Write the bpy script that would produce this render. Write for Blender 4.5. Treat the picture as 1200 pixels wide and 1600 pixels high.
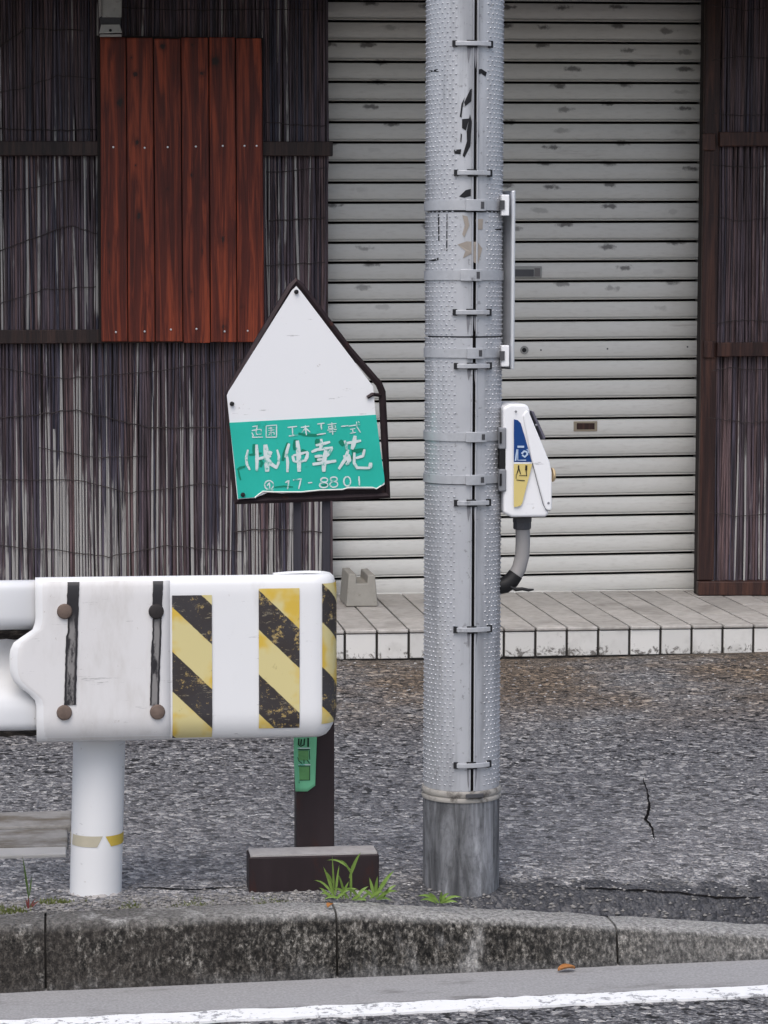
import bpy, bmesh, math, random
import numpy as np
from mathutils import Vector, Matrix

for o in list(bpy.data.objects): bpy.data.objects.remove(o)
S = bpy.context.scene
C = S.collection
R = math.radians
rng = random.Random(7)

# ------------------------------------------------------------------ camera
F_PX = 4000.0                       # focal length in photo pixels (photo 1200 x 1600)
YAW, PITCH, ROLL = math.atan(500/F_PX), math.atan(345/F_PX), 0.002
fwd = Vector((math.sin(YAW)*math.cos(PITCH), math.cos(YAW)*math.cos(PITCH), -math.sin(PITCH)))
rt0 = Vector((math.cos(YAW), -math.sin(YAW), 0)); up0 = rt0.cross(fwd)
rgt = rt0*math.cos(ROLL) + up0*math.sin(ROLL); upv = up0*math.cos(ROLL) - rt0*math.sin(ROLL)
def ray(px, py): return rgt*((px-600)/F_PX) - upv*((py-800)/F_PX) + fwd
D1 = 5.523
_r = ray(720, 1397); CAM_H = -_r.z/_r.y*D1
EYE = Vector((0, 0, CAM_H))
def at(px, py, Y):                  # world point on the vertical plane y = Y
    d = ray(px, py); return EYE + d*(Y/d.y)
def gz(px, py, z=0.0):              # world point on the level plane z
    d = ray(px, py); return EYE + d*((z-CAM_H)/d.z)
cam = bpy.data.cameras.new('camera'); camo = bpy.data.objects.new('camera', cam); C.objects.link(camo)
cam.sensor_fit = 'VERTICAL'; cam.sensor_height = 36.0; cam.lens = 36.0*F_PX/1600.0
cam.clip_start = 0.05; cam.clip_end = 3000
m3 = Matrix((rgt, upv, -fwd)).transposed()
camo.matrix_world = Matrix.Translation(EYE) @ m3.to_4x4()
S.camera = camo
S.render.resolution_x = 768; S.render.resolution_y = 1024

# ------------------------------------------------------------------ sky, sun, exposure
SUN_EL, SUN_AZ = R(58), R(200)      # overcast: high, very soft, from behind the camera
W = bpy.data.worlds.new('World'); S.world = W; W.use_nodes = True
nt = W.node_tree; nt.nodes.clear()
wo = nt.nodes.new('ShaderNodeOutputWorld'); bg = nt.nodes.new('ShaderNodeBackground')
sky = nt.nodes.new('ShaderNodeTexSky'); sky.sky_type = 'NISHITA'; sky.sun_disc = False
sky.sun_elevation = SUN_EL; sky.sun_rotation = SUN_AZ
sky.air_density = 1.0; sky.dust_density = 4.0; sky.ozone_density = 1.0
hs = nt.nodes.new('ShaderNodeHueSaturation'); hs.inputs['Saturation'].default_value = 0.92
nt.links.new(sky.outputs[0], hs.inputs['Color']); nt.links.new(hs.outputs[0], bg.inputs[0])
bg.inputs[1].default_value = 0.12
nt.links.new(bg.outputs[0], wo.inputs[0])
sl = bpy.data.lights.new('sun', 'SUN'); sl.energy = 0.9; sl.angle = R(50); sl.color = (0.92, 0.96, 1.0)
so = bpy.data.objects.new('sun', sl); C.objects.link(so)
# sky sun_rotation is measured clockwise from +Y: direction to sun
sd = Vector((math.sin(SUN_AZ)*math.cos(SUN_EL), math.cos(SUN_AZ)*math.cos(SUN_EL), math.sin(SUN_EL)))
so.rotation_euler = sd.to_track_quat('Z', 'Y').to_euler(); so.location = (0, -3, 8)
S.view_settings.view_transform = 'Standard'; S.view_settings.look = 'None'
S.view_settings.exposure = 0.66; S.view_settings.gamma = 1.0; S.view_settings.use_curve_mapping = False

# ------------------------------------------------------------------ helpers
class MB:
    """collects vertices and faces; build() links them as one mesh object"""
    def __init__(s): s.v = []; s.f = []; s.uv = None; s.col = None
    def add(s, vs, fs):
        n = len(s.v); s.v += [tuple(v) for v in vs]; s.f += [tuple(i+n for i in f) for f in fs]
    def box(s, a, b, rot=None):
        x0, y0, z0 = a; x1, y1, z1 = b
        vs = [(x0,y0,z0),(x1,y0,z0),(x1,y1,z0),(x0,y1,z0),(x0,y0,z1),(x1,y0,z1),(x1,y1,z1),(x0,y1,z1)]
        s.hexa(vs)
    def hexa(s, vs):
        s.add(vs, [(3,2,1,0),(4,5,6,7),(0,1,5,4),(1,2,6,5),(2,3,7,6),(3,0,4,7)])
    def prism(s, poly, off):         # poly: list of points, extruded by vector off; poly wound so that normal = -off side
        n = len(poly); off = Vector(off)
        vs = [Vector(p) for p in poly] + [Vector(p)+off for p in poly]
        fs = [tuple(range(n)), tuple(reversed(range(n, 2*n)))]
        fs += [(i, i+n, (i+1) % n+n, (i+1) % n) for i in range(n)]
        s.add(vs, fs)
    def tube(s, path, r, n=8, cap=True, closed=False):
        path = [Vector(p) for p in path]; m = len(path)
        rs = r if isinstance(r, (list, tuple)) else [r]*m
        rings = []; prev = None
        for i, p in enumerate(path):
            a = path[i-1] if (i > 0 or closed) else p; b = path[(i+1) % m] if (i < m-1 or closed) else p
            t = (b-a).normalized()
            ref = Vector((0, 0, 1)) if abs(t.z) < .9 else Vector((0, 1, 0))
            if prev is not None:
                u = (prev - t*prev.dot(t))
                u = u.normalized() if u.length > 1e-6 else t.cross(ref).normalized()
            else: u = t.cross(ref).normalized()
            prev = u; w = t.cross(u)
            rings.append([p + (u*math.cos(2*math.pi*k/n) + w*math.sin(2*math.pi*k/n))*rs[i] for k in range(n)])
        vs = [v for rr in rings for v in rr]; fs = []
        for i in range(m if closed else m-1):
            j = (i+1) % m
            for k in range(n): fs.append((i*n+k, i*n+(k+1) % n, j*n+(k+1) % n, j*n+k))
        if cap and not closed: fs += [tuple(reversed(range(n))), tuple(range((m-1)*n, m*n))]
        s.add(vs, fs)
    def lathe(s, prof, c, n=32, a0=0.0, a1=2*math.pi):      # prof: (r, z) list round a vertical axis at c
        full = abs(a1-a0-2*math.pi) < 1e-6; m = n if full else n+1
        vs = []
        for r, z in prof:
            for k in range(m):
                a = a0+(a1-a0)*k/n; vs.append((c[0]+r*math.sin(a), c[1]-r*math.cos(a), c[2]+z))
        fs = []
        for i in range(len(prof)-1):
            for k in range(n):
                k2 = (k+1) % m; fs.append((i*m+k, i*m+k2, (i+1)*m+k2, (i+1)*m+k))
        s.add(vs, fs)
    def build(s, name, mat, parent=None, smooth=None, bevel=0, seg=2, fix=True):
        me = bpy.data.meshes.new(name); me.from_pydata(s.v, [], s.f)
        if s.uv:
            l = me.uv_layers.new(name='UVMap')
            for p in me.polygons:
                for li in p.loop_indices: l.data[li].uv = s.uv[me.loops[li].vertex_index]
        if s.col:
            ca = me.color_attributes.new('tone', 'FLOAT_COLOR', 'POINT')
            ca.data.foreach_set('color', np.array(s.col, dtype=np.float32).ravel())
        if fix:
            bm = bmesh.new(); bm.from_mesh(me); bmesh.ops.recalc_face_normals(bm, faces=bm.faces); bm.to_mesh(me); bm.free()
        if smooth is not None:
            me.shade_smooth(); me.set_sharp_from_angle(angle=R(smooth))
        me.materials.append(M[mat] if isinstance(mat, str) else mat)
        o = bpy.data.objects.new(name, me); C.objects.link(o)
        if parent is not None: put(o, parent)
        if bevel:
            b = o.modifiers.new('bevel', 'BEVEL'); b.width = bevel; b.segments = seg; b.limit_method = 'ANGLE'; b.angle_limit = R(35)
        return o
def put(o, parent):
    o.parent = parent
    o.matrix_parent_inverse = Matrix.Translation(-wloc(parent))
def wloc(o):
    v = Vector(o.location)
    if o.parent is not None: v = v + o.matrix_parent_inverse.to_translation() + wloc(o.parent)
    return v
def tag(o, label, cat, group=None):
    o['label'] = label; o['category'] = cat
    if group: o['group'] = group
    return o
def thing(name, loc, label, cat, group=None):
    o = bpy.data.objects.new(name, None); C.objects.link(o); o.location = loc; o.empty_display_size = .1
    return tag(o, label, cat, group)
def struct(o): o['kind'] = 'structure'; return o
def stuff(o): o['kind'] = 'stuff'; return o
def share(src, name, parent, off):     # a copy of a piece that shares its mesh, moved by off
    c = src.copy(); C.objects.link(c); c.name = name; c.parent = parent
    c.matrix_parent_inverse = Matrix.Translation(-wloc(parent)); c.location = Vector(src.location)+Vector(off)
    return c

# ------------------------------------------------------------------ materials
M = {}
class N:
    def __init__(s, name):
        s.m = bpy.data.materials.new(name); s.m.use_nodes = True; s.t = s.m.node_tree
        s.b = s.t.nodes['Principled BSDF']; M[name] = s.m
    def n(s, k, **kw):
        x = s.t.nodes.new(k)
        for a, v in kw.items(): setattr(x, a, v)
        return x
    def l(s, a, b): s.t.links.new(a, b)
    def val(s, v, sock):
        if hasattr(v, 'is_output'): s.l(v, sock)
        elif isinstance(v, (tuple, list)) and len(v) == 3 and sock.type == 'RGBA': sock.default_value = (*v, 1)
        else: sock.default_value = v
    def coord(s, scale=(1, 1, 1), kind='Object', off=(0, 0, 0)):
        if kind == 'World': src = s.n('ShaderNodeNewGeometry').outputs['Position']
        else: src = s.n('ShaderNodeTexCoord').outputs[kind]
        mp = s.n('ShaderNodeMapping'); s.l(src, mp.inputs[0]); mp.inputs['Scale'].default_value = scale; mp.inputs['Location'].default_value = off
        return mp.outputs[0]
    def noise(s, co, scale, detail=4, rough=.6, dist=0):
        x = s.n('ShaderNodeTexNoise'); s.l(co, x.inputs['Vector']); x.inputs['Scale'].default_value = scale
        x.inputs['Detail'].default_value = detail; x.inputs['Roughness'].default_value = rough; x.inputs['Distortion'].default_value = dist
        return x.outputs['Fac']
    def vor(s, co, scale, feature='F1', rnd=1.0):
        x = s.n('ShaderNodeTexVoronoi', feature=feature); s.l(co, x.inputs['Vector']); x.inputs['Scale'].default_value = scale
        x.inputs['Randomness'].default_value = rnd
        return x
    def ramp(s, f, *stops):
        x = s.n('ShaderNodeValToRGB'); s.l(f, x.inputs[0]); e = x.color_ramp.elements
        while len(e) < len(stops): e.new(.5)
        for i, (p, c) in enumerate(stops):
            e[i].position = p; e[i].color = (*c, 1) if isinstance(c, tuple) else (c, c, c, 1)
        return x.outputs[0]
    def sm(s, f, a, b, lo=0., hi=1.):
        x = s.n('ShaderNodeMapRange', interpolation_type='SMOOTHSTEP'); s.l(f, x.inputs[0])
        for i, v in enumerate((a, b, lo, hi)): x.inputs[i+1].default_value = v
        return x.outputs[0]
    def mix(s, f, a, b, mode='MIX'):
        x = s.n('ShaderNodeMix', data_type='RGBA', blend_type=mode)
        s.val(f, x.inputs[0]); s.val(a, x.inputs[6]); s.val(b, x.inputs[7]); return x.outputs[2]
    def mul(s, a, b, op='MULTIPLY'):
        x = s.n('ShaderNodeMath', operation=op); s.val(a, x.inputs[0]); s.val(b, x.inputs[1]); return x.outputs[0]
    def sep(s, v):
        x = s.n('ShaderNodeSeparateXYZ'); s.l(v, x.inputs[0]); return x.outputs
    def bump(s, h, strength=.5, dist=.002, prev=None):
        x = s.n('ShaderNodeBump'); s.l(h, x.inputs['Height']); x.inputs['Strength'].default_value = strength; x.inputs['Distance'].default_value = dist
        if prev is not None: s.l(prev, x.inputs['Normal'])
        return x.outputs[0]
    def out(s, col, rough=.6, metal=0., normal=None, spec=.5):
        s.val(col, s.b.inputs['Base Color']); s.val(rough, s.b.inputs['Roughness']); s.b.inputs['Metallic'].default_value = metal
        s.b.inputs['Specular IOR Level'].default_value = spec
        if normal is not None: s.l(normal, s.b.inputs['Normal'])
        return s.m
def plain(name, col, rough=.6, metal=0., var=.25, scale=12, stretch=(1, 1, 1), dirt=None, bump=.15, spec=.22):
    """one colour with mottling; dirt = (colour, threshold lo, hi, scale, stretch)"""
    a = N(name); co = a.coord(stretch, 'World'); f = a.noise(co, scale, 3)
    c = a.mix(f, tuple(x*(1-var) for x in col), tuple(min(1, x*(1+var)) for x in col))
    if dirt:
        dc, lo, hi, ds, dst = dirt
        g = a.sm(a.noise(a.coord(dst, 'World', (3, 1, 7)), ds, 6, .65), lo, hi)
        c = a.mix(g, c, dc)
    nb = a.bump(a.noise(a.coord((1, 1, 1), 'World'), 180, 3), bump, .001) if bump else None
    return a.out(c, rough, metal, nb, spec)

# old asphalt of the forecourt: worn, exposed aggregate, browner towards the step, a newer dark strip by the kerb
def asphalt(name, zones):
    a = N(name); w = a.coord((1, 1, 1), 'World')
    # domain jitter so that the stones are not regular
    v1 = a.vor(w, 105); v2 = a.vor(w, 190); v3 = a.vor(a.coord((1, 1, 1), 'World', (5, 2, 1)), 58)
    c1 = a.sep(v1.outputs['Color'])[0]; c2 = a.sep(v2.outputs['Color'])[1]; c3 = a.sep(v3.outputs['Color'])[2]
    t = a.mul(a.mul(c1, .5), a.mul(c2, .3), 'ADD'); t = a.mul(t, a.mul(c3, .2), 'ADD')
    big = a.noise(w, 1.7, 4, .6); mid = a.noise(w, 9, 4, .6)
    base = a.ramp(t, (.18, (.040, .039, .042)), (.40, (.13, .127, .133)), (.60, (.215, .21, .215)), (.76, (.35, .342, .335)), (.90, (.52, .51, .50)))
    base = a.mix(a.sm(c3, .90, .94), base, (.52, .50, .48)); base = a.mix(a.sm(c3, .12, .07), base, (.02, .019, .02))
    if zones:
        y = a.sep(w)[1]; yy = a.mul(y, a.mul(a.mul(mid, .5), .5, 'MULTIPLY'), 'ADD'); x = a.sep(w)[0]
        brown = a.mul(a.sm(yy, 7.4, 8.7), a.sm(big, .30, .55))
        base = a.mix(a.mul(brown, .9), base, a.mix(1.0, base, (.92, .70, .48), 'MULTIPLY'))
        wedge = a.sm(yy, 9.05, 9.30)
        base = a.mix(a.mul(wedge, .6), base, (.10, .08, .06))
        dusty = a.mul(a.sm(yy, 6.90, 6.20), .72)
        base = a.mix(a.mul(dusty, a.sm(mid, .2, .6)), base, a.mix(.45, a.mix(1., base, (1.75, 1.72, 1.70), 'MULTIPLY'), (.32, .312, .308)))
        mid2 = a.mul(a.sm(yy, 7.20, 7.10), .40); base = a.mix(mid2, base, a.mix(.5, a.mix(1., base, (1.3, 1.3, 1.3), 'MULTIPLY'), (.21, .206, .21)))
        newer = a.mul(a.sm(yy, 5.81, 5.77), a.sm(x, .62, .85))
        base = a.mix(a.mul(newer, .80), base, (.040, .041, .048))
        soil = a.mul(a.sm(yy, 5.67, 5.58), a.sm(x, .75, .5))
        base = a.mix(a.mul(soil, a.sm(mid, .3, .55)), base, (.075, .066, .055))
    base = a.mix(a.sm(big, .3, .7), base, a.mix(1.0, base, (.78, .78, .80), 'MULTIPLY'))
    h = a.mul(a.mul(v1.outputs['Distance'], -1.0), a.mul(v3.outputs['Distance'], -.8), 'ADD')
    n1 = a.bump(h, 1.0, .014); n2 = a.bump(a.noise(w, 260, 3), .5, .002, n1)
    a.out(base, .85, 0, n2, .35)
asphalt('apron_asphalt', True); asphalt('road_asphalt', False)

def aggmat():
    a = N('aggregate'); t = a.sep(a.n('ShaderNodeAttribute', attribute_name='tone').outputs['Color'])[0]
    a.out(a.ramp(t, (0., (.05, .048, .05)), (.35, (.13, .125, .125)), (.65, (.26, .25, .245)), (.9, (.42, .405, .39)), (1., (.55, .54, .53))), .8, 0, None, .3)
aggmat()
def kerbmat():
    a = N('kerb_concrete'); w = a.coord((1, 1, 1), 'World'); nz = a.noise(w, 14, 6, .65); fine = a.noise(a.coord((1, 1, .6), 'World'), 110, 5, .75); st = a.noise(a.coord((1, 1, .35), 'World'), 7, 5, .7)
    v = a.vor(w, 210); cc = a.sep(v.outputs['Color'])[0]
    top = a.mix(nz, (.34, .33, .315), (.54, .525, .50))
    old = a.ramp(fine, (.32, (.012, .011, .010)), (.47, (.048, .044, .038)), (.57, (.15, .138, .12)), (.70, (.36, .34, .31)))
    old = a.mix(a.sm(cc, .95, .99), old, (.30, .28, .25)); old = a.mix(a.sm(nz, .42, .60), old, a.mix(1., old, (.45, .44, .43), 'MULTIPLY'))
    # lichen-black weathering grows on the road face; feet of the stones are splash-grey
    geo = a.n('ShaderNodeTexCoord'); g = a.sep(geo.outputs['UV'])    # uv.y: 0 foot .. 1 top edge, >1 top face
    face = a.sm(g[1], 1.04, .86)
    foot = a.mul(a.sm(a.mul(g[1], a.mul(nz, .5), 'ADD'), .50, .22), .6)
    black = a.mul(face, a.sm(st, .22, .42))
    x = a.sep(w)[0]; cleaner = a.sm(x, .9, 1.5, 1.0, .62)
    c = a.mix(a.mul(black, cleaner), top, old); c = a.mix(a.mul(foot, face), c, a.mix(fine, (.09, .088, .088), (.20, .195, .19)))
    c = a.mix(a.mul(a.sm(st, .62, .75), a.sm(g[1], 1.3, 1.02)), c, (.30, .17, .10))
    left = a.mul(a.sm(x, .6, .1), a.sm(nz, .36, .52)); c = a.mix(a.mul(left, .7), c, (.06, .052, .045))
    c = a.mix(1., c, a.ramp(fine, (.34, .30), (.5, .80), (.66, 1.35)), 'MULTIPLY'); nb = a.bump(fine, 1.0, .008); nb = a.bump(v.outputs['Distance'], .6, .003, nb)
    a.out(c, .9, 0, nb, .3)
kerbmat()
plain('gutter_concrete', (.29, .285, .285), .85, var=.45, scale=170, dirt=((.15, .145, .14), .55, .78, 9, (.6, 1.5, 1)), bump=.8)
def paint():
    a = N('road_paint'); w = a.coord((1, 1, 1), 'World'); f = a.noise(w, 55, 5, .7); g = a.noise(w, 9, 4, .6)
    wear = a.sm(a.mul(f, a.mul(g, .45), 'ADD'), .78, .86)
    a.out(a.mix(wear, (.78, .78, .78), (.30, .30, .31)), .7, 0, a.bump(f, .6, .003))
paint()
plain('slab_concrete', (.25, .24, .228), .9, var=.35, scale=30, dirt=((.13, .112, .09), .40, .66, 7, (1, 1.6, 1)), bump=.9)
plain('slab_pale', (.42, .405, .39), .9, var=.15, scale=12, dirt=((.24, .22, .20), .58, .72, 8, (1, 2, 1)), bump=.5)
plain('crack_dirt', (.010, .009, .009), .95, bump=0, spec=.02)
def tilemat():
    a = N('step_tile'); w = a.coord((1, 1, 1), 'World'); oi = a.n('ShaderNodeObjectInfo').outputs['Random']
    f = a.noise(w, 30, 5, .65); g = a.noise(w, 4, 4)
    c = a.mix(oi, (.38, .36, .335), (.49, .465, .435)); c = a.mix(a.sm(f, .35, .75), c, a.mix(1., c, (.72, .70, .68), 'MULTIPLY'))
    c = a.mix(a.mul(a.sm(g, .5, .7), .45), c, (.16, .145, .13))
    a.out(c, .62, 0, a.bump(f, .3, .002), .4)
tilemat()
def facetile():
    a = N('riser_tile'); w = a.coord((1, 1, 1), 'World'); oi = a.n('ShaderNodeObjectInfo').outputs['Random']
    f = a.noise(w, 26, 6, .7, 1.2); z = a.sep(w)[2]
    c = a.mix(oi, (.58, .57, .545), (.70, .685, .655))
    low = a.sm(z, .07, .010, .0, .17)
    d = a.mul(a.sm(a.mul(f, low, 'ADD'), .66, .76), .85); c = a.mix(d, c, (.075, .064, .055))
    d2 = a.sm(a.noise(w, 9, 4), .5, .75); c = a.mix(a.mul(d2, .35), c, (.30, .285, .26))
    a.out(c, .45, 0, a.bump(f, .2, .002), .45)
facetile()
plain('mortar', (.035, .032, .03), .95, var=.3, bump=.4)
plain('wall_dark', (.03, .025, .024), .95)
plain('eave_wood', (.05, .035, .028), .8, stretch=(1, 8, 1))

def reed():
    a = N('reed'); w = a.coord((1, 1, 1), 'World')
    at_ = a.n('ShaderNodeAttribute', attribute_name='tone'); t = a.sep(at_.outputs['Color'])     # r: reed tone, g: exposure to weather, b: hue
    co = a.coord((70, 70, 3.6), 'World'); st = a.noise(co, 1.0, 5, .7); fib = a.noise(a.coord((400, 400, 6), 'World'), 1.0, 3)
    blot = a.noise(a.coord((9, 9, 3.5), 'World'), 1., 4)
    dark = a.mix(t[2], (.042, .041, .056), (.092, .062, .060)); dark = a.mix(a.sm(st, .35, .65), a.mix(1., dark, (.65, .65, .66), 'MULTIPLY'), a.mix(1., dark, (1.9, 1.85, 1.95), 'MULTIPLY'))
    bare = a.mix(fib, (.22, .21, .20), (.56, .545, .525))
    k = a.mul(a.mul(t[0], .72), a.mul(st, .48), 'ADD'); k = a.mul(k, t[1], 'ADD'); k = a.mul(k, a.mul(a.mul(blot, .5), -.25, 'ADD'), 'ADD')
    wear = a.sm(k, .83, .95)
    c = a.mix(wear, dark, bare)
    a.out(c, .5, 0, a.bump(fib, .5, .002), .3)
reed()
KNOTS = [(188, 160, 4.5, 6.5, 1), (254, 72, 4, 4.5, 1), (212, 116, 3.2, 4.5, 1), (205, 90, 3, 3.5, .7), (336, 96, 5, 6.5, 1), (315, 114, 4, 5, .9), (214, 223, 3.5, 5, .9), (212, 258, 2, 2.5, .9), (217, 337, 3.5, 5.5, 1), (299, 274, 2.2, 6, .9), (348, 374, 8, 13, .65), (170, 384, 2.2, 10, .7), (171, 425, 2.5, 11, .7), (316, 392, 2, 9, .6), (298, 456, 5, 8, .5), (378, 480, 5, 5, .4), (262, 295, 2.5, 3.5, .6), (349, 510, 8, 12, .55), (300, 70, 1.6, 2, .8)]
def wood(name, dark, lite, knot=True, sc=1.0):
    a = N(name); oi = a.n('ShaderNodeObjectInfo').outputs['Random']
    tc = a.n('ShaderNodeTexCoord').outputs['Object']
    add = a.n('ShaderNodeVectorMath', operation='ADD'); a.l(tc, add.inputs[0])
    cmb = a.n('ShaderNodeCombineXYZ'); a.l(a.mul(oi, 37.), cmb.inputs[0]); a.l(a.mul(oi, 11.), cmb.inputs[2]); a.l(cmb.outputs[0], add.inputs[1])
    mp = a.n('ShaderNodeMapping'); a.l(add.outputs[0], mp.inputs[0]); mp.inputs['Scale'].default_value = (34*sc, 34*sc, 1.6*sc)
    g = a.noise(mp.outputs[0], 1.0, 6, .62, 1.2)
    mp2 = a.n('ShaderNodeMapping'); a.l(add.outputs[0], mp2.inputs[0]); mp2.inputs['Scale'].default_value = (150, 150, 5)
    g2 = a.noise(mp2.outputs[0], 1.0, 4, .6)
    mp4 = a.n('ShaderNodeMapping'); a.l(add.outputs[0], mp4.inputs[0]); mp4.inputs['Scale'].default_value = (6, 6, 1.5)
    patch = a.noise(mp4.outputs[0], 1.0, 4)
    c = a.ramp(g, (.28, tuple(x*.55 for x in dark)), (.46, dark), (.60, lite), (.78, tuple(min(1, x*1.35) for x in lite)))
    c = a.mix(a.sm(g2, .35, .8), c, a.mix(1., c, (.55, .5, .5), 'MULTIPLY'))
    c = a.mix(a.mul(a.sm(patch, .45, .7), .5), c, a.mix(1., c, (.55, .5, .55), 'MULTIPLY'))
    c = a.mix(a.mul(oi, .35), c, a.mix(1., c, (.7, .68, .7), 'MULTIPLY'))
    if knot:
        wp = a.coord((1, 1, 1), 'World'); wj = a.noise(a.coord((90, 90, 40), 'World'), 1., 4, .6); kd_ = None
        for px, py, rx, rz, am in KNOTS:
            k0 = at(px, py, 10.06); sb = a.n('ShaderNodeVectorMath', operation='SUBTRACT'); a.l(wp, sb.inputs[0]); sb.inputs[1].default_value = k0
            ml = a.n('ShaderNodeVectorMath', operation='MULTIPLY'); a.l(sb.outputs[0], ml.inputs[0]); ml.inputs[1].default_value = (1/(rx*.00257), 0, 1/(rz*.00257))
            ln = a.n('ShaderNodeVectorMath', operation='LENGTH'); a.l(ml.outputs[0], ln.inputs[0])
            d1 = a.mul(ln.outputs['Value'], 1.6*(1-am), 'ADD') if am < 1 else ln.outputs['Value']
            kd_ = d1 if kd_ is None else a.mul(kd_, d1, 'MINIMUM')
        d = a.mul(kd_, a.mul(a.mul(wj, .5, 'SUBTRACT'), 2.2), 'ADD')
        c = a.mix(a.mul(a.sm(d, 2.3, 1.0), .5), c, a.mix(1., c, (.45, .38, .36), 'MULTIPLY')); c = a.mix(a.mul(a.sm(d, 1.15, .6), .92), c, (.016, .008, .007))
    a.out(c, .5, 0, a.bump(g, .8, .004, a.bump(g2, .5, .002)), .35)
wood('plank_wood', (.135, .020, .009), (.34, .060, .021))
wood('batten_wood', (.026, .015, .014), (.050, .027, .022), False)
wood('post_wood', (.040, .017, .014), (.085, .036, .024), False)

def shutter():
    a = N('shutter_paint'); w = a.coord((1, 1, 1), 'World')
    co = a.coord((1/.245, 0, 1/.0797), 'World', (.2, 0, .35)); v = a.vor(co, 1.0, rnd=.6); v.voronoi_dimensions = '2D'; xyz = a.sep(co); cm = a.n('ShaderNodeCombineXYZ'); a.l(xyz[0], cm.inputs[0]); a.l(xyz[2], cm.inputs[1]); a.l(cm.outputs[0], v.inputs['Vector'])
    jit = a.noise(w, 40, 4, .6)
    d = a.mul(v.outputs['Distance'], a.mul(a.mul(jit, .5, 'SUBTRACT'), .38), 'ADD'); on = a.sm(a.sep(v.outputs['Color'])[1], .12, .5)
    z = a.sep(w)[2]; zone = a.sm(z, 1.15, 1.45)        # the spotting sits on the upper slats
    blot = a.mul(a.mul(a.sm(d, .17, .05), on), zone)
    big = a.noise(a.coord((1, 1, 2.5), 'World'), 2.2, 5, .6); fine = a.noise(a.coord((3, 3, 14), 'World'), 8, 5, .6)
    c = a.mix(big, (.585, .575, .54), (.68, .67, .635)); c = a.mix(a.mul(a.sm(fine, .45, .8), .35), c, (.42, .40, .365))
    streak = a.mul(a.sm(a.noise(a.coord((2.2, 1, 26), 'World', (4, 0, 2)), 1.0, 5, .7), .60, .78), .5); c = a.mix(streak, c, (.27, .24, .22))
    x = a.sep(w)[0]
    c = a.mix(a.mul(blot, .85), c, (.085, .077, .073))
    a.out(c, .48, 0, a.bump(fine, .08, .002), .45)
shutter()
plain('shutter_guide', (.16, .15, .15), .5, .3)
plain('dark_gap', (.010, .009, .009), .95, bump=0, spec=.05)
plain('handle_metal', (.30, .30, .29), .4, .6)
plain('brass', (.34, .29, .22), .4, .6)
plain('black_plastic', (.015, .015, .016), .5)
plain('galv_strap', (.44, .45, .47), .42, .3, var=.2, scale=40, dirt=((.16, .16, .17), .58, .75, 30, (1, 1, 1)))
plain('fitting_black', (.022, .022, .024), .5, .2, var=.4)
plain('strap_dark', (.075, .075, .08), .5, .2, var=.4, scale=30)
def sheet():
    a = N('pole_sheet'); w = a.coord((1, 1, 1), 'World'); f = a.noise(a.coord((14, 14, 1.2), 'World'), 1., 5, .65); g = a.noise(w, 5, 5, .6)
    c = a.mix(g, (.40, .41, .435), (.54, .55, .575)); c = a.mix(a.mul(a.sm(f, .48, .68), .65), c, (.22, .225, .24))
    sc = a.noise(w, 70, 4, .7); c = a.mix(a.mul(a.sm(sc, .60, .68), .55), c, (.15, .145, .145))
    a.out(c, .36, .28, a.bump(g, .4, .008), .5)
sheet()
def basemetal():
    a = N('pole_base_steel'); w = a.coord((1, 1, 1), 'World'); f = a.noise(a.coord((26, 26, 4), 'World'), 1., 6, .68, .6); g = a.noise(w, 60, 5, .7); b = a.noise(a.coord((12, 12, 1.5), 'World'), 1.0, 4)
    c = a.ramp(f, (.30, (.04, .042, .046)), (.45, (.13, .132, .138)), (.57, (.26, .265, .28)), (.70, (.50, .505, .53)))
    c = a.mix(a.sm(g, .5, .75), c, a.mix(1., c, (.6, .6, .62), 'MULTIPLY')); c = a.mix(a.mul(a.sm(b, .45, .65), .7), c, (.045, .046, .05))
    a.out(c, .55, .35, a.bump(g, .4, .002), .5)
basemetal()
plain('collar_band', (.36, .34, .31), .6, .1, var=.2, dirt=((.10, .09, .08), .5, .7, 30, (1, 1, 1)))
plain('black_scrap', (.012, .012, .014), .6, bump=0)
plain('streak_grey', (.20, .20, .215), .7, var=.3, scale=60, bump=0)
plain('brown_scrap', (.30, .265, .23), .8, var=.2)
def whitepaint(name, col, dcol=(.34, .30, .25), lo=.62, hi=.78, rough=.34, chips=0.9):
    a = N(name); w = a.coord((1, 1, 1), 'World'); f = a.noise(a.coord((6, 6, 2), 'World'), 1.2, 6, .68); sc = a.noise(a.coord((9, 30, 90), 'World'), 1., 5, .7); sc2 = a.noise(w, 38, 5, .75)
    c = a.mix(a.noise(w, 3, 3), tuple(x*.94 for x in col), col)
    c = a.mix(a.mul(a.sm(f, lo, hi), .45), c, dcol); c = a.mix(a.mul(a.sm(sc, .65, .70), .65), c, (.30, .29, .29)); c = a.mix(a.mul(a.sm(sc2, .66, .72), .55), c, dcol); ch = a.noise(a.coord((1, 1, 1.4), 'World', (2, 5, 1)), 24, 6, .78); c = a.mix(a.mul(a.sm(ch, .715, .735), chips), c, (.10, .06, .045)); c = a.mix(a.mul(a.sm(ch, .66, .73), chips*.35), c, (.45, .36, .27))
    a.out(c, rough, 0, a.bump(f, .12, .004), .5)
whitepaint('rail_white', (.75, .75, .755), lo=.55, rough=.5); whitepaint('rail_lap_white', (.69, .675, .67), lo=.48, rough=.55)
whitepaint('post_white', (.75, .75, .755), rough=.45); whitepaint('sign_white', (.80, .80, .81), lo=.7, hi=.9, rough=.3, chips=0.25); whitepaint('box_white', (.82, .82, .83), lo=.7, hi=.9, rough=.3, chips=0.25)
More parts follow.
